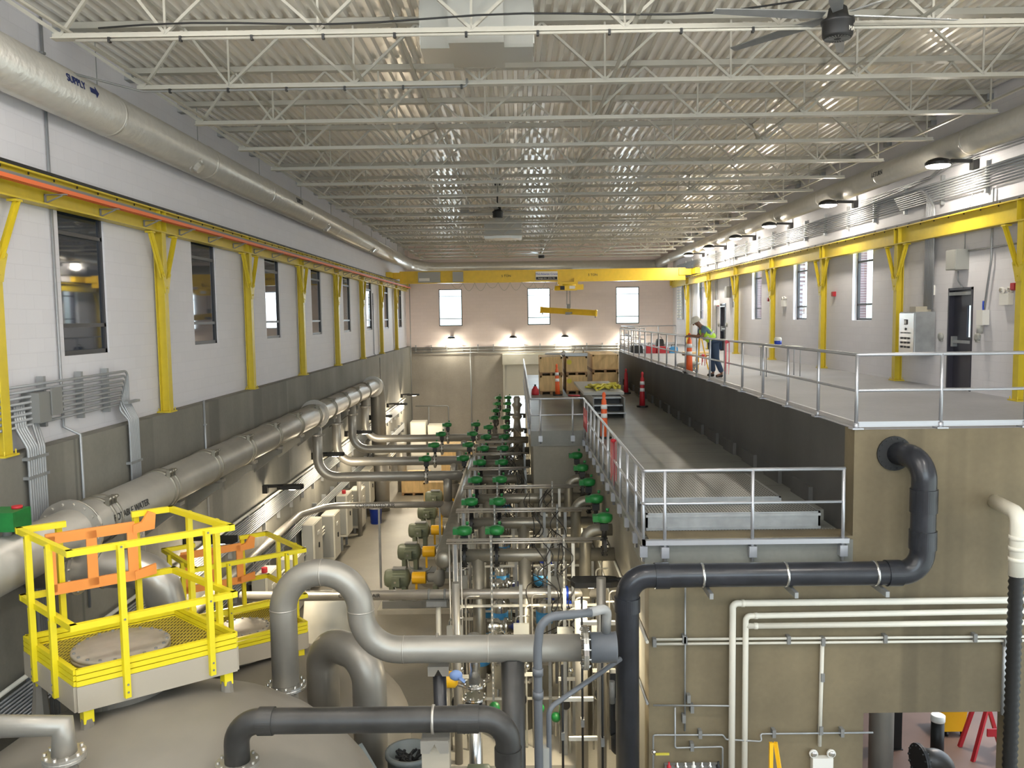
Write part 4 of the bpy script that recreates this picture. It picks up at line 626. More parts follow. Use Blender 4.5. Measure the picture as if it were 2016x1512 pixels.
t = thing('wall_ring', 'black bolted ring where the dark pipe enters the mezzanine wall', 'pipe collar', (5.4, YW, -2.02)); m = MB(); flange(m, (5.4, YW-.015, -2.02), (0, 1, 0), .25, .015, 16, .012); m.build('ring', 'black', t)
for i, x in enumerate((2.62, 3.78, 5.02)):
    t = thing('pipe_strut', 'metal strap and wall arm holding the dark horizontal pipe, %s' % ['left one', 'middle one', 'right one'][i], 'pipe support', (x, YW-.4, -3.9), 'strap supports of the dark pipe'); m = MB(); m.bx(x-.025, x+.025, YW-.75, YW, -3.88, -3.80); m.build('strut_arm', 'galv', t); m = MB(); m.lathe((x-.08, DY, -3.62), (1, 0, 0), [(.168, -.018), (.176, -.018), (.176, .018), (.168, .018)], 24); m.build('strap', 'stainless_bright', t)
dark('dark_pipe', 'dusty dark plastic pipe crossing the foreground between two elbows', [(-2.69, 7.6, -4.2), (-2.69, 7.6, -3.755), (-.13, 7.6, -3.755), (-.13, 7.6, -7.95)], .24, .118, 'pvc_dusty', [((-2.4, 7.6, -3.755), (1, 0, 0), .07), ((-.5, 7.6, -3.755), (1, 0, 0), .1), ((-.13, 7.6, -4.12), (0, 0, 1), .08)], (-2.69, 7.6, -4.2))
t = thing('pipe_flange', 'bolted flange where the foreground dark pipe meets the tank top', 'flange', (-2.69, 7.6, -4.2)); m = MB(); flange(m, (-2.69, 7.6, -4.17), (0, 0, 1), .2, .027, 10, .017); m.build('flange_plates', 'matte_stainless', t); m = MB(); m.cyl((-2.69, 7.6, -4.7), (-2.69, 7.6, -4.2), .12); m.build('nozzle', 'tank', t)
for (x, y, zp, lb, rr) in ((-.81, 7.6, -3.755, 'tan steel support column under the foreground dark pipe', .118), (-1.02, 10.15, -4.09, 'dark support post with a plate saddle under the main stainless pipe', .165)):
    t = thing('pipe_stand', lb, 'pipe support', (x, y, ZF)); z = zp-rr-.06
    if rr < .15: MB().bx(x-.13, x+.13, y-.05, y+.1, ZF, z-.02).build('column', 'beige_frp', t)
    else: MB().cyl((x+.06, y+.1, ZF), (x, y, z-.1), .085).build('column', 'pvc_dark', t)
    MB().prism([(-.13, 0), (.13, 0), (.13, -.12), (.05, -.12), (0, -.03), (-.05, -.12), (-.13, -.12)], (x, y-.12, z+.03), (1, 0, 0), (0, 0, 1), .02).build('saddle_plate', 'matte_stainless', t); MB().bx(x-.13, x+.13, y-.12, y+.12, z, z+.02).build('seat', 'matte_stainless', t)
    m = MB(); m.lathe((x-.02, y, zp), (1, 0, 0), [(rr+.003, -.012), (rr+.014, -.012), (rr+.014, .012), (rr+.003, .012)], 24); m.build('strap', 'stainless', t)
t = thing('tank_inlet_pipe', 'stainless mitred pipe coming in from the bottom left corner to a bolted flange', 'pipe', (-4.1, 7.2, -4.1)); MB().tube([(-5.2, 7.2, -3.58), (-4.1, 7.2, -3.58), (-4.1, 7.2, -3.9)], .113, 24).build('pipe_run', 'matte_stainless', t); m = MB(); flange(m, (-4.1, 7.2, -3.86), (0, 0, 1), .18, .028, 10, .019); m.build('flange', 'stainless', t); MB().cyl((-4.1, 7.2, -4.5), (-4.1, 7.2, -3.88), .11).build('nozzle', 'tank', t)
t = thing('vent_elbow', 'fat grey elbow pipe rising from the second tank behind the gooseneck', 'pipe', (-2.4, 11.6, -5.9)); MB().tube(fil([(-2.15, 11.5, -6.6), (-2.15, 11.5, -4.75), (-2.95, 12.1, -4.75), (-2.95, 12.1, -5.9)], .4, 10), .24, 28).build('pipe_run', 'matte_stainless', t)
# ---------------- compressed air pipes ----------------
t = thing('compressed_air_pipe', 'thin steel pipe crossing the aisle and bending back along the left wall', 'pipe', (-4.2, 24.5, -5.5)); MB().tube(fil([(-6.15, 11.2, -5.42), (-6.15, 23.0, -5.42), (-5.6, 24.5, -5.5), (-2.2, 24.5, -5.5)], .7, 8), .095, 18).build('pipe_run', 'stainless', t); MB().lathe((-5.75, 24.2, -5.5), (1, .5, 0), [(.11, -.06), (.12, 0), (.11, .06)], 16).build('coupling', 'stainless', t)
text('COMPRESSED AIR', .15, (-4.25, 24.4, -5.5), (1, 0, 0), (0, 0, 1), 'ink', t)
for x, y in ((-4.15, 24.5), (-2.35, 24.5)): MB().bx(x-.03, x+.03, y-.03, y+.03, ZF, -5.6).build('support_post', 'galv', t)
t = thing('compressed_air_pipe', 'bright steel pipe crossing low behind the gooseneck to the black floodlight', 'pipe', (-2, 15.5, -5.2)); MB().tube([(-5.3, 15.5, -5.21), (.98, 15.5, -5.21), (1.5, 15.5, -5.21)], .095, 20).build('pipe_run', 'stainless', t)
text('COMPRESSED AIR', .1, (-3.42, 15.4, -5.19), (1, 0, 0), (0, 0, 1), 'ink', t, align='LEFT'); m = MB(); [m.lathe((x, 15.5, -5.21), (1, 0, 0), [(.096, -.02), (.106, -.02), (.106, .02), (.096, .02)], 18) for x in (-1.72, -1.42)]; m.build('clamps', 'machine_grey', t); MB().bx(-1.76, -1.38, 15.35, 15.65, -5.4, -5.3).build('shoe', 'galv', t); MB().cyl((-1.55, 15.5, ZF), (-1.55, 15.5, -5.4), .05).build('support_post', 'cabinet', t)
t = thing('ball_valve', 'small blue clamp valve on the bright cross pipe', 'valve', (.88, 15.4, -5.4)); MB().lathe((.88, 15.5, -5.21), (1, 0, 0), [(.1, -.04), (.13, -.03), (.13, .03), (.1, .04)], 18).build('valve_body', 'blue', t); MB().lathe((.9, 15.36, -5.36), (0, -1, 0), [(.06, 0), (.075, .02), (.06, .05)], 14).build('handwheel', 'blue', t)
t = thing('white_drum', 'tall cream barrel behind the gooseneck pipe', 'drum', (-3.05, 14.7, -6.6)); 
bpy.data.objects.remove(t); t = thing('white_drum', 'cream wrapped barrel with a round lid between the gooseneck and the aisle', 'drum', (-3.95, 16.7, ZF)); MB().lathe((-3.95, 16.7, ZF), (0, 0, 1), [(.42, 0), (.46, .3), (.44, 1.0), (.48, 1.9), (.44, 2.35), (.36, 2.4)], 28).build('barrel_body', 'cement_cover', t); MB().lathe((-3.95, 16.7, ZF+2.4), (0, 0, 1), [(.25, 0), (.27, .03), (.1, .05)], 24).build('lid', 'machine_grey', t)
# ---------------- valve skid ----------------
def valve():
    t = thing('butterfly_valve', 'x', 'valve', (0, 0, 0), 'green topped valves on the skid pipes'); m = MB(); m.lathe((0, 0, -.02), (0, 0, 1), [(.06, 0), (.13, .02), (.155, .07), (.15, .14), (.09, .17), (.03, .18)], 14); m.bx(-.21, -.02, -.09, .09, .01, .12); m.build('actuator', 'green', t)
    MB().cyl((.06, 0, .18), (.06, 0, .24), .03, n=10).build('indicator', 'green', t); MB().cyl((0, 0, -.3), (0, 0, 0), .045, n=10).build('stem', 'black', t); MB().bx(-.07, .07, -.06, .06, -.16, -.03).build('gear_housing', 'black', t)
    m = MB(); flange(m, (0, 0, -.45), (1, 0, 0), .19, .028, 8, .016); m.build('wafer_body', 'black', t); return t
VL = []
for k in range(7):   # skid valves, two on each cross pipe
    y = 15.6+2.5*k
    for j, x in enumerate((-1.04, -.43)): VL.append(((x, y, -4.08), '%s green topped valve on the %s skid cross pipe' % (['left', 'right'][j], near(k, 7)), 0))
for k, y in enumerate((24.55, 27.2, 29.8, 32.4)):
    for j, x in enumerate((-2.72, -1.6)): VL.append(((x, y, -4.2), '%s green topped valve on the %s branch pipe over the aisle' % (['left', 'right'][j], near(k, 4)), 0))
for k, y in enumerate((15.0, 16.6, 18.3, 20.1, 21.9)): VL.append(((1.55, y, -3.72), 'green topped valve below the gallery edge, %s to the camera' % near(k, 5), 0))
for k, y in enumerate((34.5, 37.2, 40.2, 43.2)):
    for j, x in enumerate((-.95, -.45)): VL.append(((x, y, -4.2), '%s one of the two green valves in the %s pair before the far door' % (['left', 'right'][j], near(k, 4)), .5))
v0 = valve()
for i, (p, lb, rz) in enumerate(VL): place(i == 0, v0, p, lb, rz)
t = thing('skid_manifold', 'thick grey manifold pipe running away along the left side of the skid', 'pipe', (-1.42, 20, -4.5)); MB().tube([(-1.42, 15.35, -4.5), (-1.42, 26.5, -4.5)], .165, 26).build('pipe_run', 'skid_stainless', t); MB().sph((-1.42, 15.35, -4.5), .165, 20, (1, .6, 1)).build('end_cap', 'skid_stainless', t)
def spool(full=True):
    t = thing('skid_spool', 'x', 'pipework', (0, 0, -4.5), 'cross pipes of the skid'); m = MB(); m.tube([(-1.42, 0, -4.5), (1.8 if full else .38, 0, -4.5)], .125, 22); m.build('cross_pipe', 'skid_stainless', t)
    for x, r in ((-.78, .12), (.1, .125)): MB().tube([(x, 0, -4.5), (x, 0, ZF+.1)], r, 20).build('riser', 'skid_stainless', t)
    if full: MB().tube(fil([(1.75, -.1, -4.0), (1.24, -.1, -4.0), (1.24, -.1, ZF)], .26, 8), .115, 18).build('right_elbow', 'skid_stainless', t)
    MB().cyl((-.78, 0, -6.6), (-.78, 0, -6.4), .19, n=16).build('meter_ring', 'sky_blue', t)
    for x in (-.78, .1): m = MB(); flange(m, (x, 0, -6.9), (0, 0, 1), .2, .025, 8, .016); m.build('flange', 'stainless', t)
    return t
s0 = spool(); s1 = spool(False)
for k in range(7): place(k in (0, 3), s0 if k < 3 else s1, (0, 15.6+2.5*k, -4.5), 'stainless skid cross pipe with two risers, %s to the camera' % near(k, 7))
def rack(full=True):
    t = thing('tubing_rack', 'x', 'tubing', (0, 0, -4.2), 'tubing racks over the skid')
    for i, (a, z) in enumerate(((0, 0), (.06, .03), (.12, -.03), (.2, .02))): MB().tube([(-1.35, a, -4.15+z), ((1.35 if full else .1)+.2*(i % 2), a, -4.15+z)], .017, 8).build('tube', 'stainless', t)
    for x in ((-.52, .82) if full else (-.52,)): m = MB(); m.bx(x-.02, x+.02, -.04, -.0, ZF, -4.0); m.build('strut', 'machine_grey', t); m = MB(); [m.box((x, -.042, -4.1-.1*i), (.016, .004, .04)) for i in range(30)]; m.build('strut_holes', 'cabinet', t)
    for i in range(4): MB().tube(fil([(-1.3+.07*i, .05+.03*i, -4.15), (-1.3+.07*i, .05+.03*i, ZF)], .05, 2), .014, 6).build('drop_tube', 'stainless', t)
    for x, n_ in (((-1.2, 0), (1.0, 1), (.55, 2)) if full else ((-1.2, 0), (.2, 1))): MB().bx(x-.03, x+.03, .1, .16, ZF, -4.2).build('frame_post', 'galv', t)
    for z in (-5.4, -6.4, -7.2): MB().bx(-1.25, 1.6 if full else .3, .1, .14, z, z+.04).build('frame_bar', 'cabinet', t)
    if full: MB().bx(.5, .85, -.02, .2, -6.1, -5.98).build('filter_box', 'blue', t)
    return t
r0 = rack(); r1 = rack(False)
for k in range(6): place(k in (0, 3), r0 if k < 3 else r1, (0, 15.2+2.5*k, -4.2), 'stack of thin steel tubing on perforated struts across the skid, %s to the camera' % near(k, 6))
# tangled cables
def cables(loc, seed, label):
    rn = random.Random(seed); t = thing('cable_tangle', label, 'cable', loc, 'black cables hanging over the skid'); x, y, z = loc
    for i in range(6):
        x0 = x+rn.uniform(-.3, .3); p = [(x0, y+rn.uniform(-.2, .2), z)]
        for j in range(6): p.append((x0+rn.uniform(-.35, .35), y+rn.uniform(-.2, .2), z-.3*(j+1)+rn.uniform(-.1, .1)))
        MB().tube(fil(p, .15, 3), .011, 5).build('cable', 'cable_black', t)
for k in range(6): cables((.55 if k < 3 else -.15, 15.1+2.4*k, -4.15), k, 'tangle of black cables hanging through the skid, %s to the camera' % near(k, 6)); 
for k in range(4): cables((-.35, 24.4+2.6*k, -4.3), 20+k, 'tangle of dark hoses among the branch pipe valves, %s to the camera' % near(k, 4))
def vessel():
    t = thing('filter_vessel', 'x', 'filter vessel', (0, 0, ZF), 'upright filter vessels in the skid'); MB().lathe((0, 0, ZF+.3), (0, 0, 1), [(.1, 0), (.16, .05), (.16, 1.75), (.12, 1.85), (.03, 1.9)], 20).build('vessel_body', 'stainless_bright', t)
    MB().cyl((0, 0, ZF+1.7), (0, 0, ZF+1.95), .175, n=20).build('blue_band', 'sky_blue', t); m = MB(); flange(m, (0, 0, ZF+.9), (0, 0, 1), .22, .025, 8, .016); m.build('flange', 'stainless', t); m = MB(); [m.cyl((.12*math.cos(a), .12*math.sin(a), ZF), (.12*math.cos(a), .12*math.sin(a), ZF+.35), .02, n=6) for a in (0, 2.1, 4.2)]; m.build('legs', 'galv', t); return t
vs_ = vessel(); n_ = 0
for k in range(5):
    for j, x in enumerate((-.42, .5 if k < 2 else .12)): place(n_ == 0, vs_, (x, 16.9+2.5*k, ZF), '%s bright filter vessel with a blue band in the %s skid bay' % (['left', 'right'][j], near(k, 5))); n_ += 1
def hskid():
    t = thing('cartridge_filter', 'x', 'filter', (0, 0, -6), 'horizontal bright cartridge filters'); MB().lathe((-.45, 0, -6.0), (1, 0, 0), [(.1, 0), (.16, .04), (.16, .34), (.12, .38), (.12, .44), (.17, .46), (.17, .52), (.12, .54), (.12, .86), (.06, .9)], 20).build('filter_body', 'chrome', t)
    MB().cyl((.3, 0, -6.0), (.34, 0, -6.0), .19, n=20).build('ring', 'blue', t); MB().tube(fil([(-.4, 0, -6.1), (-.4, 0, -6.6), (.4, 0, -6.6)], .1, 4), .03, 8).build('drain_line', 'chrome', t); m = MB(); [m.tube([(-.3+.1*i, -.17, -6.25), (-.3+.1*i, .17, -6.25), ], .03, 8) for i in range(6)]; m.build('side_ports', 'stainless', t); return t
hs = hskid()
for k in range(4): place(k == 0, hs, (-.32, 15.9+2.5*k, -6), 'bright horizontal cartridge filter low in the skid, %s to the camera' % near(k, 4))
for k in range(3): m = MB(); tg = thing('green_sensor', 'small bright green gauge head low in the skid, %s to the camera' % near(k, 3), 'gauge', ([-.42, .3, .62][k], 12.6+1.0*k, [-6.05, -6.55, -7.2][k]), 'green gauge heads'); p_ = tg.location; MB().sph(p_, .09, 12).build('gauge_head', 'green', tg); MB().cyl((p_.x, p_.y, p_.z-.35), (p_.x, p_.y, p_.z), .02, n=8).build('stem', 'stainless', tg)
MB().bx(-1.6, 1.0, 14.2, 22.7, ZF, ZF+.12).bx(-1.6, .4, 22.7, 40, ZF, ZF+.12).build('skid_pad', 'white_pad'); tag(bpy.data.objects['skid_pad'], 'long pale concrete pad under the valve skid', 'pad')
MB().bx(-1.0, -.25, 9.6, 12.2, ZF, ZF+.5).build('equipment_plinth', 'white_pad'); tag(bpy.data.objects['equipment_plinth'], 'pale plinth on the floor below the main stainless pipe', 'plinth')
t = thing('channel_drain', 'grey trench drain cover strip on the floor right of the skid pipes', 'drain', (.75, 12, ZF)); MB().bx(.35, .95, 8, 14.1, ZF+.005, ZF+.03).build('cover_strip', 'tan_box', t); m = MB(); [m.box((.93, 8.3+.35*i, ZF+.033), (.03, .05, .01)) for i in range(14)]; m.build('slots', 'white_pad', t)
def stand():
    t = thing('instrument_stand', 'x', 'instrument stand', (0, 0, ZF), 'instrument stands in the skid'); MB().bx(-.03, .03, -.03, .03, ZF, ZF+3.2).build('post', 'galv', t); MB().bx(-.14, .14, -.1, -.03, ZF+2.2, ZF+2.5).build('instrument_box', 'grey_box', t)
    for i, x in enumerate((-.1, .08, .2)): MB().tube(fil([(x, .05, ZF), (x, .05, ZF+2.6+.2*i), (x+.25, .05, ZF+2.6+.2*i)], .08, 4), .018, 6).build('tube', ['stainless_bright', 'pvc_white', 'stainless'][i], t)
    MB().bx(-.12, .3, -.02, .02, ZF+1.5, ZF+1.56).build('cross_bar', 'cabinet', t); MB().sph((.1, -.05, ZF+1.7), .06, 10).build('gauge', 'chrome', t); MB().cyl((.0, -.14, ZF+1.1), (0, -.02, ZF+1.1), .08, n=14).build('small_valve', 'black', t); return t
st0 = stand(); n_ = 0
for k in range(7):
    for j, x in enumerate((-1.18, -.05, .72, 1.42)):
        if k > 2 and j > 1: continue
        place(n_ == 0, st0, (x+.08*math.sin(5*k+j), 14.7+2.5*k+.5*math.sin(3*j+k), ZF), 'instrument post with slim tubes, %s across the %s skid bay' % (['leftmost', 'second from left', 'third from left', 'rightmost'][j], near(k, 7)), 0, 1); n_ += 1
for i, (x0, z) in enumerate(((.95, -4.86), (.7, -5.35), (.6, -6.1), (.75, -6.75))):
    tg = thing('metal_shelf', 'short pale metal shelf channel sticking out right of the skid, %s' % ['topmost', 'second from top', 'third from top', 'lowest'][i], 'channel', (x0, 12.9, z), 'short channels beside the skid'); MB().bx(x0, x0+.55, 12.88, 12.93, z, z+.06).build('channel_body', 'cabinet', tg)
for i, (x, y, r) in enumerate(((1.28, 12.9, .075), (1.05, 14.1, .11), (-1.12, 14.3, .07))):
    tg = thing('vertical_pipe', ['slim tall pipe just left of the large dark vertical pipe', 'shorter thick grey pipe behind the slim tall one', 'pale upright pipe at the left corner of the skid'][i], 'pipe', (x, y, ZF)); MB().cyl((x, y, ZF), (x, y, [-4.1, -4.9, -4.6][i]), r, n=18).build('shaft', 'matte_stainless', tg); MB().cyl((x, y, ZF), (x, y, ZF+.04), r*1.8, n=18).build('base_flange', 'matte_stainless', tg)
tg = thing('chemical_pump', 'cluster of small black pumps on a post beside the large dark pipe', 'pump', (1.5, 12.6, -6.2)); MB().bx(1.38, 1.62, 12.55, 12.7, -6.5, -5.5).build('pump_rack', 'black', tg); [MB().cyl((1.4+.09*i, 12.5, -5.6-.28*(i % 2)), (1.4+.09*i, 12.5, -5.95-.28*(i % 2)), .045, n=10).build('pump_head', 'machine_grey', tg) for i in range(3)]; MB().lathe((1.48, 12.5, -6.75), (0, 0, 1), [(.06, 0), (.1, .05), (.1, .25), (.05, .3)], 14).build('bottle', 'black', tg)
# bright expansion joint stack and yellow motor under the main pipe
t = thing('pump_riser', 'bright stainless riser with flanges and a black rubber joint below the main pipe', 'pipework', (-.68, 11.9, ZF)); MB().tube([(-.68, 11.9, -4.6), (-.68, 11.9, -5.35)], .085, 18).build('pipe_run', 'stainless_bright', t); MB().tube([(-.68, 11.9, -5.85), (-.68, 11.9, ZF)], .1, 18).build('lower_pipe', 'stainless_bright', t)
for z in (-5.35, -5.55, -5.88): m = MB(); flange(m, (-.68, 11.9, z), (0, 0, 1), .17, .02, 8, .015); m.build('flange', 'chrome', t)
MB().lathe((-.68, 11.9, -5.84), (0, 0, 1), [(.13, 0), (.155, .06), (.155, .18), (.13, .24)], 20).build('rubber_joint', 'black_rubber', t)
t = thing('small_motor', 'yellow motor end with a pale blue glove hung on it under the main pipe', 'motor', (-1.0, 11.95, -5.4)); MB().lathe((-1.25, 11.95, -5.3), (1, 0, 0), [(.06, 0), (.12, .02), (.12, .28), (.07, .32)], 20).build('motor_body', 'guard_yellow', t); MB().cyl((-1.0, 11.95, -5.35), (-.7, 11.95, -5.45), .03).build('shaft', 'stainless', t)
t = thing('work_glove', 'pale blue glove draped over the small yellow motor', 'glove', (-.95, 11.9, -5.3)); g = MB(); g.sph((-.95, 11.86, -5.2), .1, 12, (1, .6, .8)); [g.tube([(-.9+.0*i, 11.8+.03*i, -5.22), (-.82, 11.79+.035*i, -5.28-.01*i)], .016, 6) for i in range(4)]; g.build('glove_shape', 'glove_blue', t)
t = thing('booster_pump', 'squat green pump with a yellow guard low under the foreground dark pipe', 'pump', (-.55, 10.6, ZF)); MB().lathe((-.75, 10.7, -6.1), (1, 0, 0), [(.1, 0), (.17, .03), (.17, .3), (.1, .36)], 20).build('pump_casing', 'motor_green', t); MB().cyl((-1.1, 10.7, -6.1), (-.75, 10.7, -6.1), .09).build('coupling_guard', 'guard_yellow', t); MB().bx(-.62, -.52, 10.6, 10.8, ZF+.5, -6.2).build('pedestal', 'machine_grey', t)
# ---------------- pumps along the aisle ----------------
def pump():
    t = thing('process_pump', 'x', 'pump', (0, 0, ZF), 'pumps in a row beside the aisle'); z = -7.12
    m = MB(); m.lathe((-.05, 0, z), (1, 0, 0), [(.1, 0), (.2, .02), (.25, .1), (.25, .22), (.265, .23), (.265, .6), (.24, .66), (.1, .72)], 24); m.build('motor_body', 'motor_green', t)
    m = MB(); [m.box((.38, 0+.27*math.cos(a), z+.27*math.sin(a)), (.34, .02, .02)) for a in [i*PI/10 for i in range(20)]]; m.build('cooling_fins', 'motor_green', t)
    MB().bx(.2, .42, -.42, -.22, z-.12, z+.1).build('terminal_box', 'motor_green', t); MB().bx(.27, .33, -.425, -.42, z-.03, z+.03).build('nameplate', 'chrome', t)
    MB().bx(.18, .55, -.12, .12, z+.255, z+.29).build('top_plate', 'machine_grey', t); m = MB(); m.lathe((.72, 0, z), (1, 0, 0), [(.155, 0), (.165, .02), (.165, .36), (.155, .38)], 24); m.bx(.8, .86, -.04, .04, z-.5, z-.1); m.build('coupling_guard', 'guard_yellow', t)
    MB().lathe((1.12, 0, z), (1, 0, 0), [(.08, 0), (.12, .05), (.12, .2), (.22, .26), (.26, .36), (.22, .46), (.1, .5)], 22).build('pump_casing', 'machine_grey', t); MB().cyl((1.48, 0, z), (1.48, 0, z+.8), .08).build('outlet_pipe', 'stainless', t)
    MB().bx(-.08, 1.75, -.3, .3, ZF+.12, ZF+.32).build('base_frame', 'machine_grey', t); MB().bx(-.2, 1.9, -.42, .42, ZF, ZF+.12).build('concrete_pad', 'white_pad', t); [MB().bx(x, x+.12, -.22, .22, ZF+.32, z-.18).build('foot', 'motor_green', t) for x in (.1, .45, 1.3)]
    MB().tube(fil([(.3, -.4, z-.12), (.4, -.42, z-.45), (.9, -.4, z-.5), (1.0, -.2, z-.4)], .15, 4), .018, 6).build('cable', 'grey_box', t); return t
p0_ = pump()
for k in range(5): place(k == 0, p0_, (-3.68, 22.6+2.6*k, ZF), 'green motor and yellow guarded pump beside the aisle, %s to the camera' % near(k, 5))
# ---------------- electrical cabinets along the left wall ----------------
def ecab(h, w, label, y, x=-5.95, red=False, base=-7.95):
    t = thing('electrical_cabinet', label, 'cabinet', (x-.2, y, base), 'electrical cabinets along the left wall'); z1 = base+h; MB().bx(-6.3, x, y-w/2, y+w/2, max(base, z1-1.45), z1).build('cabinet_body', 'cabinet', t); MB().bx(x, x+.02, y-w/2+.02, y+w/2-.02, max(base, z1-1.43)+.02, z1-.02).build('cabinet_door', 'cabinet', t)
    MB().bx(-6.28, x-.03, y-w/2-.03, y-w/2, z1-1.35, z1-.03).build('side_plate', 'grey_box', t); MB().bx(x+.02, x+.05, y-.02, y+.04, z1-.8, z1-.65).build('handle', 'black', t); MB().bx(x+.02, x+.035, y-.12, y+.1, z1-.4, z1-.3).build('label_plate', 'white_plastic', t)
    for d in (-w/2+.05, w/2-.05): MB().bx(-6.2, -6.12, y+d-.03, y+d+.03, ZF, max(base, z1-1.45)).build('leg', 'galv', t)
    if red: MB().cyl((-6.1, y-.1, z1), (-6.1, y-.1, z1+.12), .07).build('warning_beacon', 'red', t)
for k in range(9):
    ecab([1.95, 1.7, 2.05, 1.75, 1.9, 1.6, 1.95, 1.7, 1.85][k], [.95, .8, 1.0, .85, .9, .8, .95, .8, .9][k], 'cream electrical cabinet on the floor by the left wall, %s to the camera' % near(k, 9), 19.7+1.85*k*1.25, -5.95+.06*(k % 2), k in (0, 4))
t = thing('waste_bin', 'blue round bin on the floor beside the left wall cabinets', 'bin', (-5.62, 32.4, ZF)); MB().lathe((-5.62, 32.4, ZF), (0, 0, 1), [(.2, 0), (.25, .6), (.27, .62), (.27, .66)], 20).build('bin_body', 'blue', t); MB().lathe((-5.62, 32.4, ZF+.6), (0, 0, 1), [(.275, 0), (.285, .02), (.285, .07), (.2, .08)], 20).build('plastic_liner', 'bag_plastic', t)
for i, (x, y, h, r) in enumerate(((-5.7, 34.6, 2.4, .3), (-5.9, 30.6, 2.2, .08), (-5.4, 38.5, 2.2, .22))): t = thing('vertical_pipe', ['wide grey upright cylinder behind the blue bin', 'thin upright pipe with a white cap left of the blue bin', 'second grey upright cylinder deeper in the aisle'][i], 'pipe', (x, y, ZF)); MB().cyl((x, y, ZF), (x, y, ZF+h), r, n=20).build('shaft', 'matte_stainless', t); MB().cyl((x, y, ZF+h), (x, y, ZF+h+.12), r*1.08, n=20).build('cap', 'white_plastic', t)
# crates on the basement floor, white cabinets before the far wall
def crate(x0, x1, y0, y1, z0, z1, label, group=None, two=False):
    t = thing('wooden_crate', label, 'crate', ((x0+x1)/2, (y0+y1)/2, z0), group); MB().bx(x0, x1, y0, y1, z0+.14, z1).build('crate_box', 'plywood', t)
    m = MB(); [m.bx(x0+(x1-x0)*a, x0+(x1-x0)*a+.1, y0, y1, z0, z0+.1) for a in (0, .45, .9)]; m.bx(x0, x1, y0, y1, z0+.1, z0+.14); m.build('pallet_base', 'pallet_wood', t); m = MB(); [m.bx(x, x+.07, y0-.015, y0, z0+.14, z1) for x in (x0, x1-.07)]; m.bx(x0, x1, y0-.015, y0, z1-.07, z1); m.build('edge_battens', 'plywood', t); return t
crate(-5.3, -4.2, 37.5, 39.8, ZF, ZF+.75, 'low plywood crate on the aisle floor beneath the branch pipes'); crate(-3.9, -2.6, 33.9, 35.6, ZF, ZF+1.3, 'tall plywood crate on the floor behind the nearest pumps'); crate(-3.9, -1.2, 42.0, 45.0, ZF, ZF+1.5, 'wide pale crate deep in the aisle before the far wall')
for x0, x1, h, lb in ((-6.2, -5.3, 2.05, 'tall white cabinet against the far left corner'), (-5.2, -4.3, 1.85, 'bright white box cabinet before the far wall')): t = thing('equipment_cabinet', lb, 'cabinet', ((x0+x1)/2, 48.5, ZF)); MB().bx(x0, x1, 48, 49, ZF, ZF+h).build('cabinet_body', 'cement_cover', t); MB().bx(x0+.05, x1-.05, 47.97, 48, ZF+.1, ZF+h-.08).build('cabinet_door', 'white_plastic', t)
t = thing('tall_relief_valve', 'tall bulbous grey relief pipe silhouetted against the bright far doorway', 'pipe', (.02, 34, -4.9)); m = MB(); m.lathe((-.02, 33.5, -6.2), (0, 0, 1), [(.16, 0), (.16, 1.6), (.26, 1.62), (.26, 1.7), (.16, 1.75), (.12, 2.1), (.2, 2.2), (.2, 2.26), (.12, 2.32), (.15, 2.6), (.22, 2.7), (.12, 2.8), (.14, 2.95), (.09, 3.05)], 20); m.build('pipe_body', 'matte_stainless', t)
# gallery: crates, slings, steps, delineators
GI = 0
for i, (x0, x1, y0) in enumerate(((.92, 1.82, 33.5), (1.98, 2.82, 33.6), (3.16, 4.25, 35.0))):
    for j in (0, 1): crate(x0, x1, y0, y0+[2.0, 2.6, 3.4][i], ZG+.75*j, ZG+.75*(j+1), '%s plywood crate of the %s stack on the gallery' % (['lower', 'upper'][j], ['left', 'middle', 'right'][i]), 'stacked crates on the gallery')
for z in (ZG+.42, ZG+1.18): m = MB(); m.cyl((2.1, 33.57, z+.1), (2.1, 33.585, z+.1), .1); o = m.build('round_sticker', 'strap_yellow'); tag(o, 'yellow round sticker on the %s middle crate' % ('upper' if z > -2.2 else 'lower'), 'sticker')
t = thing('light_fixture', 'long grey light fixtures lying on top of the left crate stacks', 'fixture', (1.9, 33.9, ZG+1.5)); m = MB(); m.bar((1.2, 34.2, ZG+1.6), (2.1, 33.9, ZG+1.6), .3, .08); m.build('upper_fixture', 'aluminium', t); MB().bar((1.95, 33.8, ZG+1.58), (2.85, 33.75, ZG+1.57), .35, .12).build('lower_fixture', 'galv', t); m = MB(); m.tube(fil([(2.3, 34.2, ZG+1.6), (2.4, 34.2, ZG+1.85), (2.7, 34.2, ZG+1.85), (2.72, 34.2, ZG+1.6)], .08, 3), .015, 6); m.build('wire_frame', 'chrome', t); MB().sph((1.9, 34, ZG+1.6), .1, 12, (1, 1, 1.3)).build('bag', 'bag_grey', t)
t = thing('portable_steps', 'grey three tread portable steps and platform standing on the gallery', 'steps', (2.8, 27, ZG)); m = MB(); m.bx(2.1, 3.38, 26.4, 31.0, ZG+.62, ZG+.7); m.build('top_platform', 'cabinet', t).data.materials[0] = MATS['grey_box']
for i in range(3): MB().bx(2.32, 3.26+.05*(i == 0), 25.3+.35*i, 25.75+.35*i, ZG+.14+.2*i, ZG+.18+.2*i).build('tread', 'galv', t)
m = MB(); m.bx(2.3, 2.34, 25.4, 30.6, ZG, ZG+.62); m.bx(3.24, 3.28, 25.4, 30.6, ZG, ZG+.62); m.build('side_panel', 'machine_grey', t); MB().bx(2.34, 3.24, 26.4, 26.45, ZG, ZG+.6).build('riser_panel', 'black', t)
t = thing('lifting_sling', 'heap of yellow lifting slings lying on the portable steps', 'sling', (2.7, 28, ZG+.7)); rn = random.Random(3)
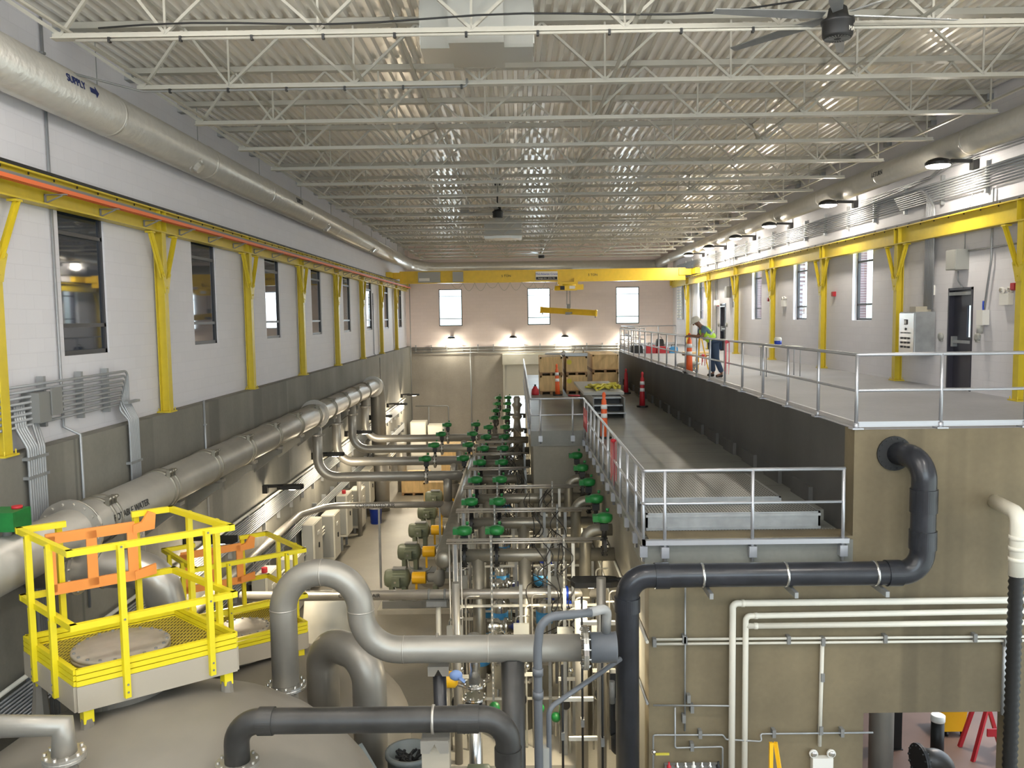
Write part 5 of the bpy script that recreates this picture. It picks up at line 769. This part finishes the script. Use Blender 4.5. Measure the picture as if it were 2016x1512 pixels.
for i in range(7): p = [(2.2+rn.uniform(0, .3)+.16*j+.05*i, 27.2+rn.uniform(-.5, 1.6), ZG+.72+rn.uniform(0, .1)) for j in range(6)]; MB().tube(fil(p, .2, 4), .035, 6).build('strap', 'strap_yellow', t)
def delin(loc, label, h=1.07, band=True, lean=0, wrap=False):
    x, y, z = loc; t = thing('traffic_delineator', label, 'traffic cone', loc, 'orange delineators'); m = MB(); m.prism([(.2*math.cos(a), .2*math.sin(a)) for a in [PI/8+i*PI/4 for i in range(8)]], (x, y, z+.025), (1, 0, 0), (0, 1, 0), .05); m.build('base', 'black', t)
    m = MB(); m.lathe((x, y, z+.05), (lean, 0, 1), [(.1, 0), (.085, h*.3), (.075, h*.6), (.06, h*.82), (.03, h*.86), (.045, h*.9), (.045, h*.96), (.02, h)], 18); m.build('cone_body', 'red' if wrap else 'cone_orange', t)
    for a, b in ((.42, .52), (.62, .72)) if band else (): MB().lathe((x, y, z+.05), (lean, 0, 1), [(.084, h*a), (.078, h*b)], 18).build('reflective_band', 'cone_white', t)
    return t
delin((2.2, 21.2, ZG), 'orange and white delineator post just behind the side gallery rail', 1.13); delin((4.25, 28.4, ZG), 'red delineator post nearest the dark mezzanine wall', 1.15, True, 0, True); delin((4.35, 33.4, ZG), 'dark red delineator post beside the right crate stack', .95, False, 0, True); delin((1.6, 33.0, ZG), 'orange and white delineator in front of the left crate stack', 1.2, True, -.03); delin((4.98, 24.2, ZD), 'bright orange and white delineator on the mezzanine next to the worker', 1.1)
for lb, loc in (('small red fuel can at the left edge of the gallery', (.72, 33.4, ZG)),): t = thing('fuel_can', lb, 'can', loc); MB().lathe(loc, (0, 0, 1), [(.15, 0), (.16, .05), (.14, .22), (.08, .28), (.08, .34)], 14).build('can_body', 'red', t); MB().cyl(V(loc)+V((0, 0, .34)), V(loc)+V((0, 0, .42)), .04).build('cap', 'black', t)
t = thing('caution_tape', 'red tape lying in a strip on the gallery floor before the crates', 'tape', (2.3, 32.4, ZG)); MB().tube([(2.0, 32.6, ZG+.03), (2.2, 32.3, ZG+.05), (2.5, 32.4, ZG+.03), (2.7, 32.5, ZG+.04)], .035, 6).build('tape_strip', 'pink_tape', t)
# red tape and tags hung on rails
def tape(loc, h, w, label, mat='pink_tape', seed=1, dirn=(0, 1, 0)):
    t = thing('tape_bundle', label, 'tape', loc); rn = random.Random(seed); d = V(dirn)
    for i in range(6): x = rn.uniform(-w, w); p = V(loc)+d*x; MB().prism([(-.025, 0), (.025, 0), (.03+rn.uniform(-.03, .03), -h*rn.uniform(.5, 1)), (-.02+rn.uniform(-.03, .03), -h*rn.uniform(.5, 1))], p+V((.02*i-.05, 0, 0)), d, (0, 0, 1), .006).build('strand', mat, t)
    MB().sph(V(loc)+V((0, 0, -.03)), .05, 10, (1, 1, .8)).build('knot', mat, t)
tape((4.84, 19.35, -.6), .8, .12, 'bundle of red tape knotted to the mezzanine rail right of the worker'); tape((5.2, 23.4, -1.1), .35, .2, 'loose red tape hanging between the delineator and the worker', seed=4); tape((1.79, 15.6, -2.3), .95, .03, 'long red ribbon hanging from the side rail of the gallery', 'red', 7); t = thing('warning_sign', 'small red sign fixed on the side rail of the gallery near its corner', 'sign', (1.77, 21.6, -2.9)); MB().bx(1.76, 1.77, 21.2, 22.3, -2.95, -2.4).build('sign_plate', 'red', t); MB().bx(1.752, 1.76, 21.35, 22.1, -2.75, -2.6).build('sign_band', 'pink_tape', t)
# things on the mezzanine
def bagbox(name, label, cat, loc, d, mat, extra=None): t = thing(name, label, cat, loc); x, y, z = loc; m = MB(); m.prism([(-d[0]/2, 0), (d[0]/2, 0), (d[0]/2*.92, d[2]*.85), (d[0]/2*.7, d[2]), (-d[0]/2*.7, d[2]), (-d[0]/2*.92, d[2]*.85)], (x, y, z), (1, 0, 0), (0, 0, 1), d[1]); m.build('body', mat, t); m = MB(); m.tube(fil([(x-d[0]*.25, y, z+d[2]), (x-d[0]*.2, y, z+d[2]+.1), (x+d[0]*.2, y, z+d[2]+.1), (x+d[0]*.25, y, z+d[2])], .05, 3), .012, 6); m.build('handle', 'black', t); return t
bagbox('tool_bag', 'black tool bag leftmost of the gear behind the far mezzanine rail', 'bag', (5.35, 37.5, ZD), (.55, .4, .35), 'black'); bagbox('tool_bag', 'dark red tool bag right of the black bag on the mezzanine', 'bag', (5.95, 37.3, ZD), (.45, .4, .35), 'red'); bagbox('tool_box', 'red tool box left of the blue cooler on the mezzanine', 'tool box', (6.45, 37.2, ZD), (.5, .4, .3), 'red'); bagbox('cooler_box', 'small blue and white cooler on the mezzanine floor', 'cooler', (6.95, 37.2, ZD), (.36, .3, .28), 'sky_blue'); bagbox('backpack', 'black backpack standing behind the red tool box', 'backpack', (6.5, 38.1, ZD), (.35, .3, .6), 'black')
t = thing('sheet_stack', 'low stack of brown boards on the mezzanine left of the worker', 'boards', (7.3, 34.5, ZD)); [MB().bx(6.9, 8.1, 33.8+.1*i, 35.0, ZD+.05*i, ZD+.05*i+.045).build('board', ['pallet_wood', 'white_plastic', 'plywood'][i], t) for i in range(3)]
t = thing('sandbag', 'pale folded sack lying just behind the mezzanine rail left of the orange delineator', 'sack', (5.3, 25.8, ZD)); m = MB(); m.sph((5.25, 26.0, ZD+.1), .3, 16, (1, 1.9, .35)); m.build('sack_body', 'bag_grey', t); MB().sph((5.4, 25.6, ZD+.2), .2, 14, (1, 1.5, .35)).build('top_fold', 'cement_cover', t)
t = thing('wall_table', 'narrow folding work table at the right wall with a container on it', 'table', (7.0, 22.6, ZD)); MB().bx(6.6, 7.6, 22.3, 22.9, -.9, -.87).build('table_top', 'cabinet', t); [MB().cyl((x, y, ZD), (x, y, -.9), .012, n=6).build('leg', 'galv', t) for x in (6.65, 7.55) for y in (22.35, 22.85)]
t = thing('paint_can', 'white container with a blue label on the work table', 'container', (7.0, 22.5, -.87)); MB().lathe((7.0, 22.5, -.87), (0, 0, 1), [(.09, 0), (.095, .16), (.1, .2), (.08, .24)], 16).build('can_body', 'white_plastic', t); MB().cyl((7.0, 22.5, -.82), (7.0, 22.5, -.72), .096, n=16).build('label_band', 'blue', t)
t = thing('stand_post', 'yellow and grey tripod instrument standing left of the worker', 'tripod', (5.6, 25.6, ZD)); m = MB(); [m.bar((5.6+.25*math.cos(a), 25.6+.25*math.sin(a), ZD), (5.6, 25.6, -.55), .03) for a in (0, 2.1, 4.2)]; m.build('tripod_legs', 'guard_yellow', t); MB().bx(5.53, 5.67, 25.5, 25.7, -.55, -.35).build('instrument_head', 'pvc_dark', t)
# ---------------- pipes and fittings on the front concrete wall ----------------
for lb, pts, r in (('uppermost white plastic pipe turning down the front wall', [(7.6, 11.86, -4.17), (3.08, 11.86, -4.17), (3.08, 11.86, ZF)], .048), ('middle white plastic pipe turning down the front wall', [(7.6, 11.86, -4.33), (3.27, 11.86, -4.36), (3.27, 11.86, ZF)], .042), ('lowest white plastic pipe joining the inner white vertical', [(7.6, 11.86, -4.5), (3.27, 11.86, -4.51)], .042)):
    t = thing('wall_pipe', lb, 'pipe', pts[-1], 'white pipes on the front wall'); MB().tube(fil(pts, .07, 5), r, 16).build('pipe_run', 'pvc_white', t); p_ = V(pts[1]); MB().lathe(p_+V((.12, 0, 0)), (1, 0, 0), [(r, 0), (r*1.12, .002), (r*1.12, .05), (r, .052)], 16).build('coupling', 'pvc_white', t)
def thin(label, runs, mat='galv', r=.014, clamps=()):
    t = thing('wall_conduit', label, 'conduit', runs[0][-1]); [MB().tube(fil(p, .03, 3), r, 8).build('pipe_run', mat, t) for p in runs]; [MB().box(c, (.05, .1, .12)).build('clamp', 'machine_grey', t) for c in clamps]; return t
yw = 11.9
thin('pair of thin grey conduits running across the front wall', [[(1.95, yw, -4.71), (7.4, yw, -4.73)], [(1.95, yw, -4.78), (7.4, yw, -4.79)]], 'cabinet', .02, [(2.4, yw, -4.72), (3.9, yw, -4.73), (5.3, yw, -4.73), (6.6, yw, -4.73), (1.95, yw, -4.75)])
thin('vertical conduit dropping to the emergency light', [[(4.4, yw, -4.76), (4.38, yw, -6.35)]], 'cabinet', .03, [(4.4, yw, -4.76), (4.4, yw, -5.3), (4.39, yw, -6.1)]); thin('vertical conduit beside the doorway on the right of the front wall', [[(7.05, yw, -4.8), (7.05, yw, -5.9)]], 'galv', .03, [(7.05, yw, -4.8)])
thin('upper small steel pipe left of the white verticals', [[(1.93, yw-.05, -5.68), (3.05, yw-.05, -5.7), (3.05, yw-.05, ZF)]], 'galv', .014, [(2.45, yw, -5.6), (2.5, yw, -5.75)]); thin('second small steel pipe left of the white verticals', [[(1.93, yw-.03, ZF), (1.93, yw-.03, -6.14), (2.95, yw-.03, -6.15), (3.0, yw-.03, -6.22), (3.5, yw-.1, -6.22), (3.5, yw-.03, -6.14), (5.15, yw-.03, -6.14)]], 'galv', .014, [(2.62, yw, -6.14), (3.7, yw, -6.14), (4.7, yw, -6.14)])
thin('lowest small steel pipe left of the white verticals', [[(2.25, yw-.03, -5.72), (2.25, yw-.03, -6.34), (2.95, yw-.03, -6.33), (2.95, yw-.03, ZF)]], 'galv', .014, [(2.5, yw, -6.33)]); thin('thin vertical conduit at the left of the front wall', [[(2.4, yw, -3.9), (2.4, yw, -6.1)]], 'galv', .014, [(2.38, yw, -4.7), (2.38, yw, -5.9)])
thin('pipe with a yellow handled cover sloping back along the gallery side wall', [[(1.85, 11.9, -5.68), (1.84, 21, -5.68)]], 'galv', .02); thin('second pipe running back along the gallery side wall', [[(1.85, 11.9, -4.75), (1.84, 21, -4.75)]], 'cabinet', .025)
t = thing('pipe_sleeve', 'yellow sleeve on the side wall pipe', 'sleeve', (1.83, 13.6, -5.68)); MB().cyl((1.84, 13.3, -5.68), (1.84, 14.1, -5.68), .032).build('sleeve', 'strap_yellow', t)
t = thing('lever_valve', 'small valve with a yellow lever low on the front wall', 'valve', (1.96, 11.8, -6.4)); MB().sph((1.93, 11.83, -6.38), .04, 10).build('valve_body', 'chrome', t); MB().bx(1.95, 2.15, 11.77, 11.79, -6.4, -6.37).build('lever', 'strap_yellow', t)
t = thing('sampling_panel', 'cluster of small taps and a red dial at the bottom of the front wall', 'panel', (2.5, 11.8, -6.75)); MB().bx(2.1, 2.9, 11.85, 11.93, -6.9, -6.6).build('back_plate', 'machine_grey', t); [MB().lathe((2.15+.12*i, 11.8, -6.62), (0, 0, 1), [(.03, 0), (.035, .04), (.015, .06), (.015, .1)], 10).build('tap', ['red', 'chrome', 'chrome', 'white_plastic', 'chrome', 'chrome', 'black'][i], t) for i in range(7)]
t = thing('stepladder', 'yellow stepladder top leaning at the bottom of the front wall', 'ladder', (3.75, 11.4, ZF)); [MB().bar((a, 11.2, ZF), (b, 11.35, -6.0), .05).build('side_rail', 'guard_yellow', t) for a, b in ((3.45, 3.5), (3.85, 3.56))]; [MB().bar((3.5+.01*i, 11.25, -6.9+.2*i), (3.76-.04*i, 11.3, -6.9+.2*i), .03).build('rung', 'guard_yellow', t) for i in range(3)]
t = thing('white_inlet_pipe', 'thick white pipe leaving the front wall and becoming a black ribbed hose at right', 'pipe', (6.62, 10.9, ZF)); MB().tube(fil([(6.86, YW, -2.74), (6.76, 11.2, -2.74), (6.76, 11.2, -3.6)], .13, 6), .1, 20).build('pipe_run', 'pvc_white', t)
m = MB(); pts = [(6.76, 11.2, -3.55-.045*i) for i in range(100)]; m.tube(pts, .09, 14, True, [.1 if i % 2 else .082 for i in range(100)]); m.build('ribbed_hose', 'black', t); [MB().cyl((6.76, 11.2, z), (6.76, 11.2, z+.06), .11).build('coupling', 'pvc_white', t) for z in (-3.1, -3.25, -3.4)]
# doorway below: post, bollards, bucket, barricade
t = thing('steel_column', 'round pale column standing inside the lower doorway', 'column', (5.86, 13.2, ZF)); MB().cyl((5.86, 13.2, ZF), (5.86, 13.2, -3.5), .19, n=24).build('shaft', 'matte_stainless', t)
t = thing('bollard', 'black bollard with a white cap seen through the lower doorway', 'bollard', (7.34, 14.3, ZF)); MB().cyl((7.34, 14.3, ZF), (7.34, 14.3, ZF+.82), .11, n=20).build('post', 'black', t); MB().lathe((7.34, 14.3, ZF+.8), (0, 0, 1), [(.115, 0), (.12, .02), (.12, .11), (.105, .12)], 20).build('cap', 'barrel_white', t)
t = thing('bollard', 'plain black post right of the pale column in the lower room', 'bollard', (6.86, 14.9, ZF)); MB().bx(6.77, 6.95, 14.8, 15.0, ZF, ZF+1.5).build('post', 'black', t); MB().bx(6.75, 6.97, 14.78, 15.02, ZF, ZF+.03).build('base', 'black', t)
t = thing('mop_bucket', 'yellow wheeled mop bucket seen through the lower doorway', 'bucket', (8.15, 15.4, ZF)); m = MB(); m.prism([(-.2, .1), (.2, .1), (.27, .75), (-.27, .75)], (8.15, 15.5, ZF), (1, 0, 0), (0, 0, 1), .45); m.build('tub', 'guard_yellow', t); MB().bx(7.95, 8.35, 15.3, 15.6, ZF+.75, ZF+.95).build('wringer', 'black', t); m = MB(); [m.cyl((8.0+.3*i, 15.3, ZF+.05), (8.04+.3*i, 15.3, ZF+.05), .05, n=10) for i in (0, 1)]; m.build('wheels', 'black', t)
t = thing('barricade', 'red folding A frame barricade standing in the lower room', 'barricade', (8.5, 14.9, ZF)); [MB().bar(a, b, .06).build('leg', 'red', t) for a, b in (((8.06, 14.9, ZF), (8.4, 14.9, ZF+1.1)), ((8.02, 14.38, ZF), (8.42, 14.6, ZF+1.1)), ((8.8, 14.9, ZF), (8.46, 14.9, ZF+1.1)), ((8.78, 14.4, ZF), (8.5, 14.6, ZF+1.1)))]; MB().bar((8.3, 14.45, ZF+.5), (8.9, 14.45, ZF+.5), .03, .14).build('lower_board', 'red', t); MB().bx(8.38, 8.58, 14.6, 15.1, ZF+1.1, ZF+1.16).build('top_board', 'red', t)
t = thing('bolted_elbow', 'dark bolted pipe elbow rising in the lower doorway', 'pipe fitting', (6.55, 13.0, ZF)); MB().tube(fil([(6.35, 12.9, ZF+.85), (6.75, 12.95, ZF+.85), (6.8, 12.95, ZF)], .25, 8), .18, 22).build('elbow', 'pvc_dusty', t); m = MB(); flange(m, (6.35, 12.9, ZF+.85), (1, .1, 0), .27, .03, 14, .018); m.build('flange', 'black', t)
# floor bins
t = thing('waste_bin', 'grey round bin full of scraps below the foreground dark pipe', 'bin', (-1.5, 10.4, ZF)); 
bpy.data.objects.remove(t); bx_ = (-1.55, 11.0, -6.9)
t = thing('waste_bin', 'grey round bin full of scraps below the foreground dark pipe', 'bin', (-1.52, 10.9, -6.6)); MB().lathe((-1.52, 10.9, ZF), (0, 0, 1), [(.26, 0), (.3, 2.1), (.33, 2.12), (.33, 2.18), (.29, 2.18), (.27, 1.95), (.02, 1.95)], 28).build('bin_body', 'bucket_grey', t); rn = random.Random(5); m = MB(); [m.bar((-1.52+rn.uniform(-.18, .18), 10.9+rn.uniform(-.18, .18), ZF+1.95), (-1.52+rn.uniform(-.2, .2), 10.9+rn.uniform(-.2, .2), ZF+2.1), .03) for _ in range(26)]; m.build('scraps', 'ink', t)
t = thing('grey_tray', 'slanting grey plastic chute beside the bin', 'chute', (-1.75, 10.2, -6.2)); MB().bar((-2.2, 10.3, -5.55), (-1.4, 9.7, -6.5), .4, .1).build('tray', 'bucket_grey', t); MB().bar((-2.22, 10.32, -5.5), (-1.42, 9.72, -6.45), .44, .03).build('lip', 'bucket_grey', t)
t = thing('mop_pail', 'dark grey pail on the floor left of the large dark pipe', 'pail', (1.12, 13.3, ZF)); MB().lathe((1.12, 12.6, ZF), (0, 0, 1), [(.13, 0), (.17, .34), (.18, .36), (.16, .36), (.12, .06)], 20).build('pail_body', 'bucket_grey', t); MB().tube(fil([(.96, 12.6, ZF+.35), (1.0, 12.5, ZF+.5), (1.24, 12.5, ZF+.5), (1.28, 12.6, ZF+.35)], .06, 3), .008, 6).build('bail_handle', 'galv', t)
for x, lb in ((1.28, 'white paper towel roll standing by the dark pail'), (1.1, 'white spray bottle behind the dark pail')): t = thing('towel_roll' if x > 1.2 else 'spray_bottle', lb, 'roll' if x > 1.2 else 'bottle', (x, 13.0, ZF)); MB().lathe((x, 12.95, ZF), (0, 0, 1), [(.055, 0), (.055, .28), (.02, .3)], 16).build('body', 'roll_white', t); MB().cyl((x, 12.95, ZF+.28), (x, 12.95, ZF+.34), .018).build('top', 'black', t)
for i, (x, y) in enumerate(((.62, 12.2), (.95, 12.6), (1.2, 12.0))): thin('thin black rod standing on the floor left of the large dark pipe, %s' % ['left one', 'middle one', 'right one'][i], [[(x, y, ZF), (x, y, -4.3 if i else -5.2)]], 'black', .018, [(x, y, -6.3)])
# ---------------- worker leaning on the rail ----------------
def skin(name, verts, edges, mat, parent, root=0, sub=2):
    me = bpy.data.meshes.new(name); off = OFF[parent.name]; me.from_pydata([V(v[:3])-off for v in verts], edges, []); ob = bpy.data.objects.new('tmp', me); C.objects.link(ob)
    ob.modifiers.new('s', 'SKIN'); ob.modifiers.new('d', 'SUBSURF').levels = sub
    for i, v in enumerate(verts): r = v[3]; r = r if isinstance(r, tuple) else (r, r); me.skin_vertices[0].data[i].radius = r
    me.skin_vertices[0].data[root].use_root = True; bpy.context.view_layer.update(); dg = bpy.context.evaluated_depsgraph_get(); m2 = bpy.data.meshes.new_from_object(ob.evaluated_get(dg)); bpy.data.objects.remove(ob)
    o = bpy.data.objects.new(name, m2); C.objects.link(o); o.parent = parent; m2.materials.clear(); m2.materials.append(MATS[mat]); m2.polygons.foreach_set('use_smooth', [True]*len(m2.polygons)); OFF[o.name] = off; return o
wx, wy = 5.28, 22.45; t = thing('person', 'person in a white hard hat and lime vest leaning on the mezzanine rail', 'person', (wx, wy, ZD))
F = lambda x, y, z: (wx-x, wy+y, ZD+z)    # x towards the rail, z above the deck
J = dict(pel=F(-.02, 0, .92), waist=F(.1, 0, 1.06), chest=F(.26, 0, 1.24), neck=F(.37, 0, 1.37), head=F(.45, 0, 1.44), top=F(.5, 0, 1.53))
def limb(s):
    b = .16 if s < 0 else 0
    return dict(hip=F(-.02, s*.1, .88), knee=F(.03-b*.4, s*.13, .48), ank=F(-.02-b, s*.15, .09), toe=F(.14-b, s*.17, .04), sh=F(.3, s*.19, 1.3), el=F(.38, s*.25, 1.09), wr=F(.6, s*.12, 1.12), hand=F(.68, s*.08, 1.12))
R_, L_ = limb(1), limb(-1); vv, ee = [], []
def add(p, r, par=None): vv.append((*p, r)); (ee.append((par, len(vv)-1)) if par is not None else None); return len(vv)-1
a = add(J['pel'], (.13, .11)); b = add(J['waist'], (.13, .1), a); c = add(J['chest'], (.15, .11), b); d = add(J['neck'], .062, c); e_ = add(J['head'], (.075, .085), d); add(J['top'], (.07, .08), e_)
for q in (R_, L_):
    k = add(q['hip'], .08, a); k = add(q['knee'], .055, k); k = add(q['ank'], .04, k); add(q['toe'], .035, k)
    k = add(q['sh'], .055, c); k = add(q['el'], .042, k); k = add(q['wr'], .03, k); h = add(q['hand'], (.034, .02), k); p = V(q['hand']); s_ = 1 if q is R_ else -1
    for i in range(4): f1 = add(p+V((-.04, (i-1.5)*.018, -.005)), .0095, h); f2 = add(p+V((-.068+.004*abs(i-1.5), (i-1.5)*.019, -.03)), .008, f1); add(p+V((-.06, (i-1.5)*.019, -.055)), .007, f2)
    th = add(p+V((.01, -s_*.035, .0)), .011, h); add(p+V((-.025, -s_*.045, -.02)), .009, th)
skin('body', vv, ee, 'skin', t)
sv = [(*J['pel'], (.165, .14)), (*J['waist'], (.165, .14)), (*J['chest'], (.185, .145)), (*F(.35, 0, 1.33), .09)]; se = [(0, 1), (1, 2), (2, 3)]
for q in (R_, L_): n0 = len(sv); sv += [(*q['sh'], .085), (*(V(q['sh'])*.35+V(q['el'])*.65), .062)]; se += [(2, n0), (n0, n0+1)]
skin('shirt', sv, se, 'shirt', t)
sv = [(*F(.04, 0, .98), (.195, .165)), (*J['waist'], (.2, .17)), (*J['chest'], (.225, .175)), (*F(.345, 0, 1.33), (.19, .12))]; skin('vest', sv, [(0, 1), (1, 2), (2, 3)], 'vest', t)
sv = [(*F(.13, 0, 1.1), (.172, .146)), (*F(.17, 0, 1.145), (.176, .15))]; m = MB(); u = V((-.16, 0, .18)).normalized()
m.lathe(F(.14, 0, 1.11), u, [(.17, 0), (.188, .0), (.192, .05), (.17, .05)], 20); m.build('reflective_stripe', 'vest_strip', t).scale = (1, 1, 1)
sv = [(*F(-.03, 0, .9), (.16, .13))]; se = []
for q in (R_, L_): n0 = len(sv); sv += [(*q['hip'], .105), (*q['knee'], .085), (*(V(q['ank'])+V((0, 0, .03))), .072)]; se += [(0, n0), (n0, n0+1), (n0+1, n0+2)]
skin('trousers', sv, se, 'trousers', t)
for q in (R_, L_): p = V(q['ank']); skin('boot', [(*(p+V((.03, 0, -.04))), .05), (*(p+V((-.08, 0, -.045))), .045), (*(p+V((-.17, 0, -.055))), .035)], [(0, 1), (1, 2)], 'boots', t)
m = MB(); hc = V(F(.485, 0, 1.49)); ax = V((-.45, 0, 1)).normalized(); m.lathe(hc, ax, [(.17, -.005), (.172, .005), (.135, .012), (.13, .05), (.11, .1), (.06, .135), (.01, .145)], 24); m.build('hard_hat', 'hat', t)
m = MB(); f = V(F(.55, 0, 1.41)); m.sph(f, .02, 8, (1.4, .8, 1)); m.build('nose', 'skin', t); m = MB(); [m.sph(V(F(.53, s*.035, 1.44)), .012, 8) for s in (-1, 1)]; m.build('eyes', 'ink', t); m = MB(); [m.sph(V(F(.44, s*.09, 1.43)), .022, 8, (1, .5, 1.4)) for s in (-1, 1)]; m.build('ears', 'skin', t)
bpy.context.view_layer.update()
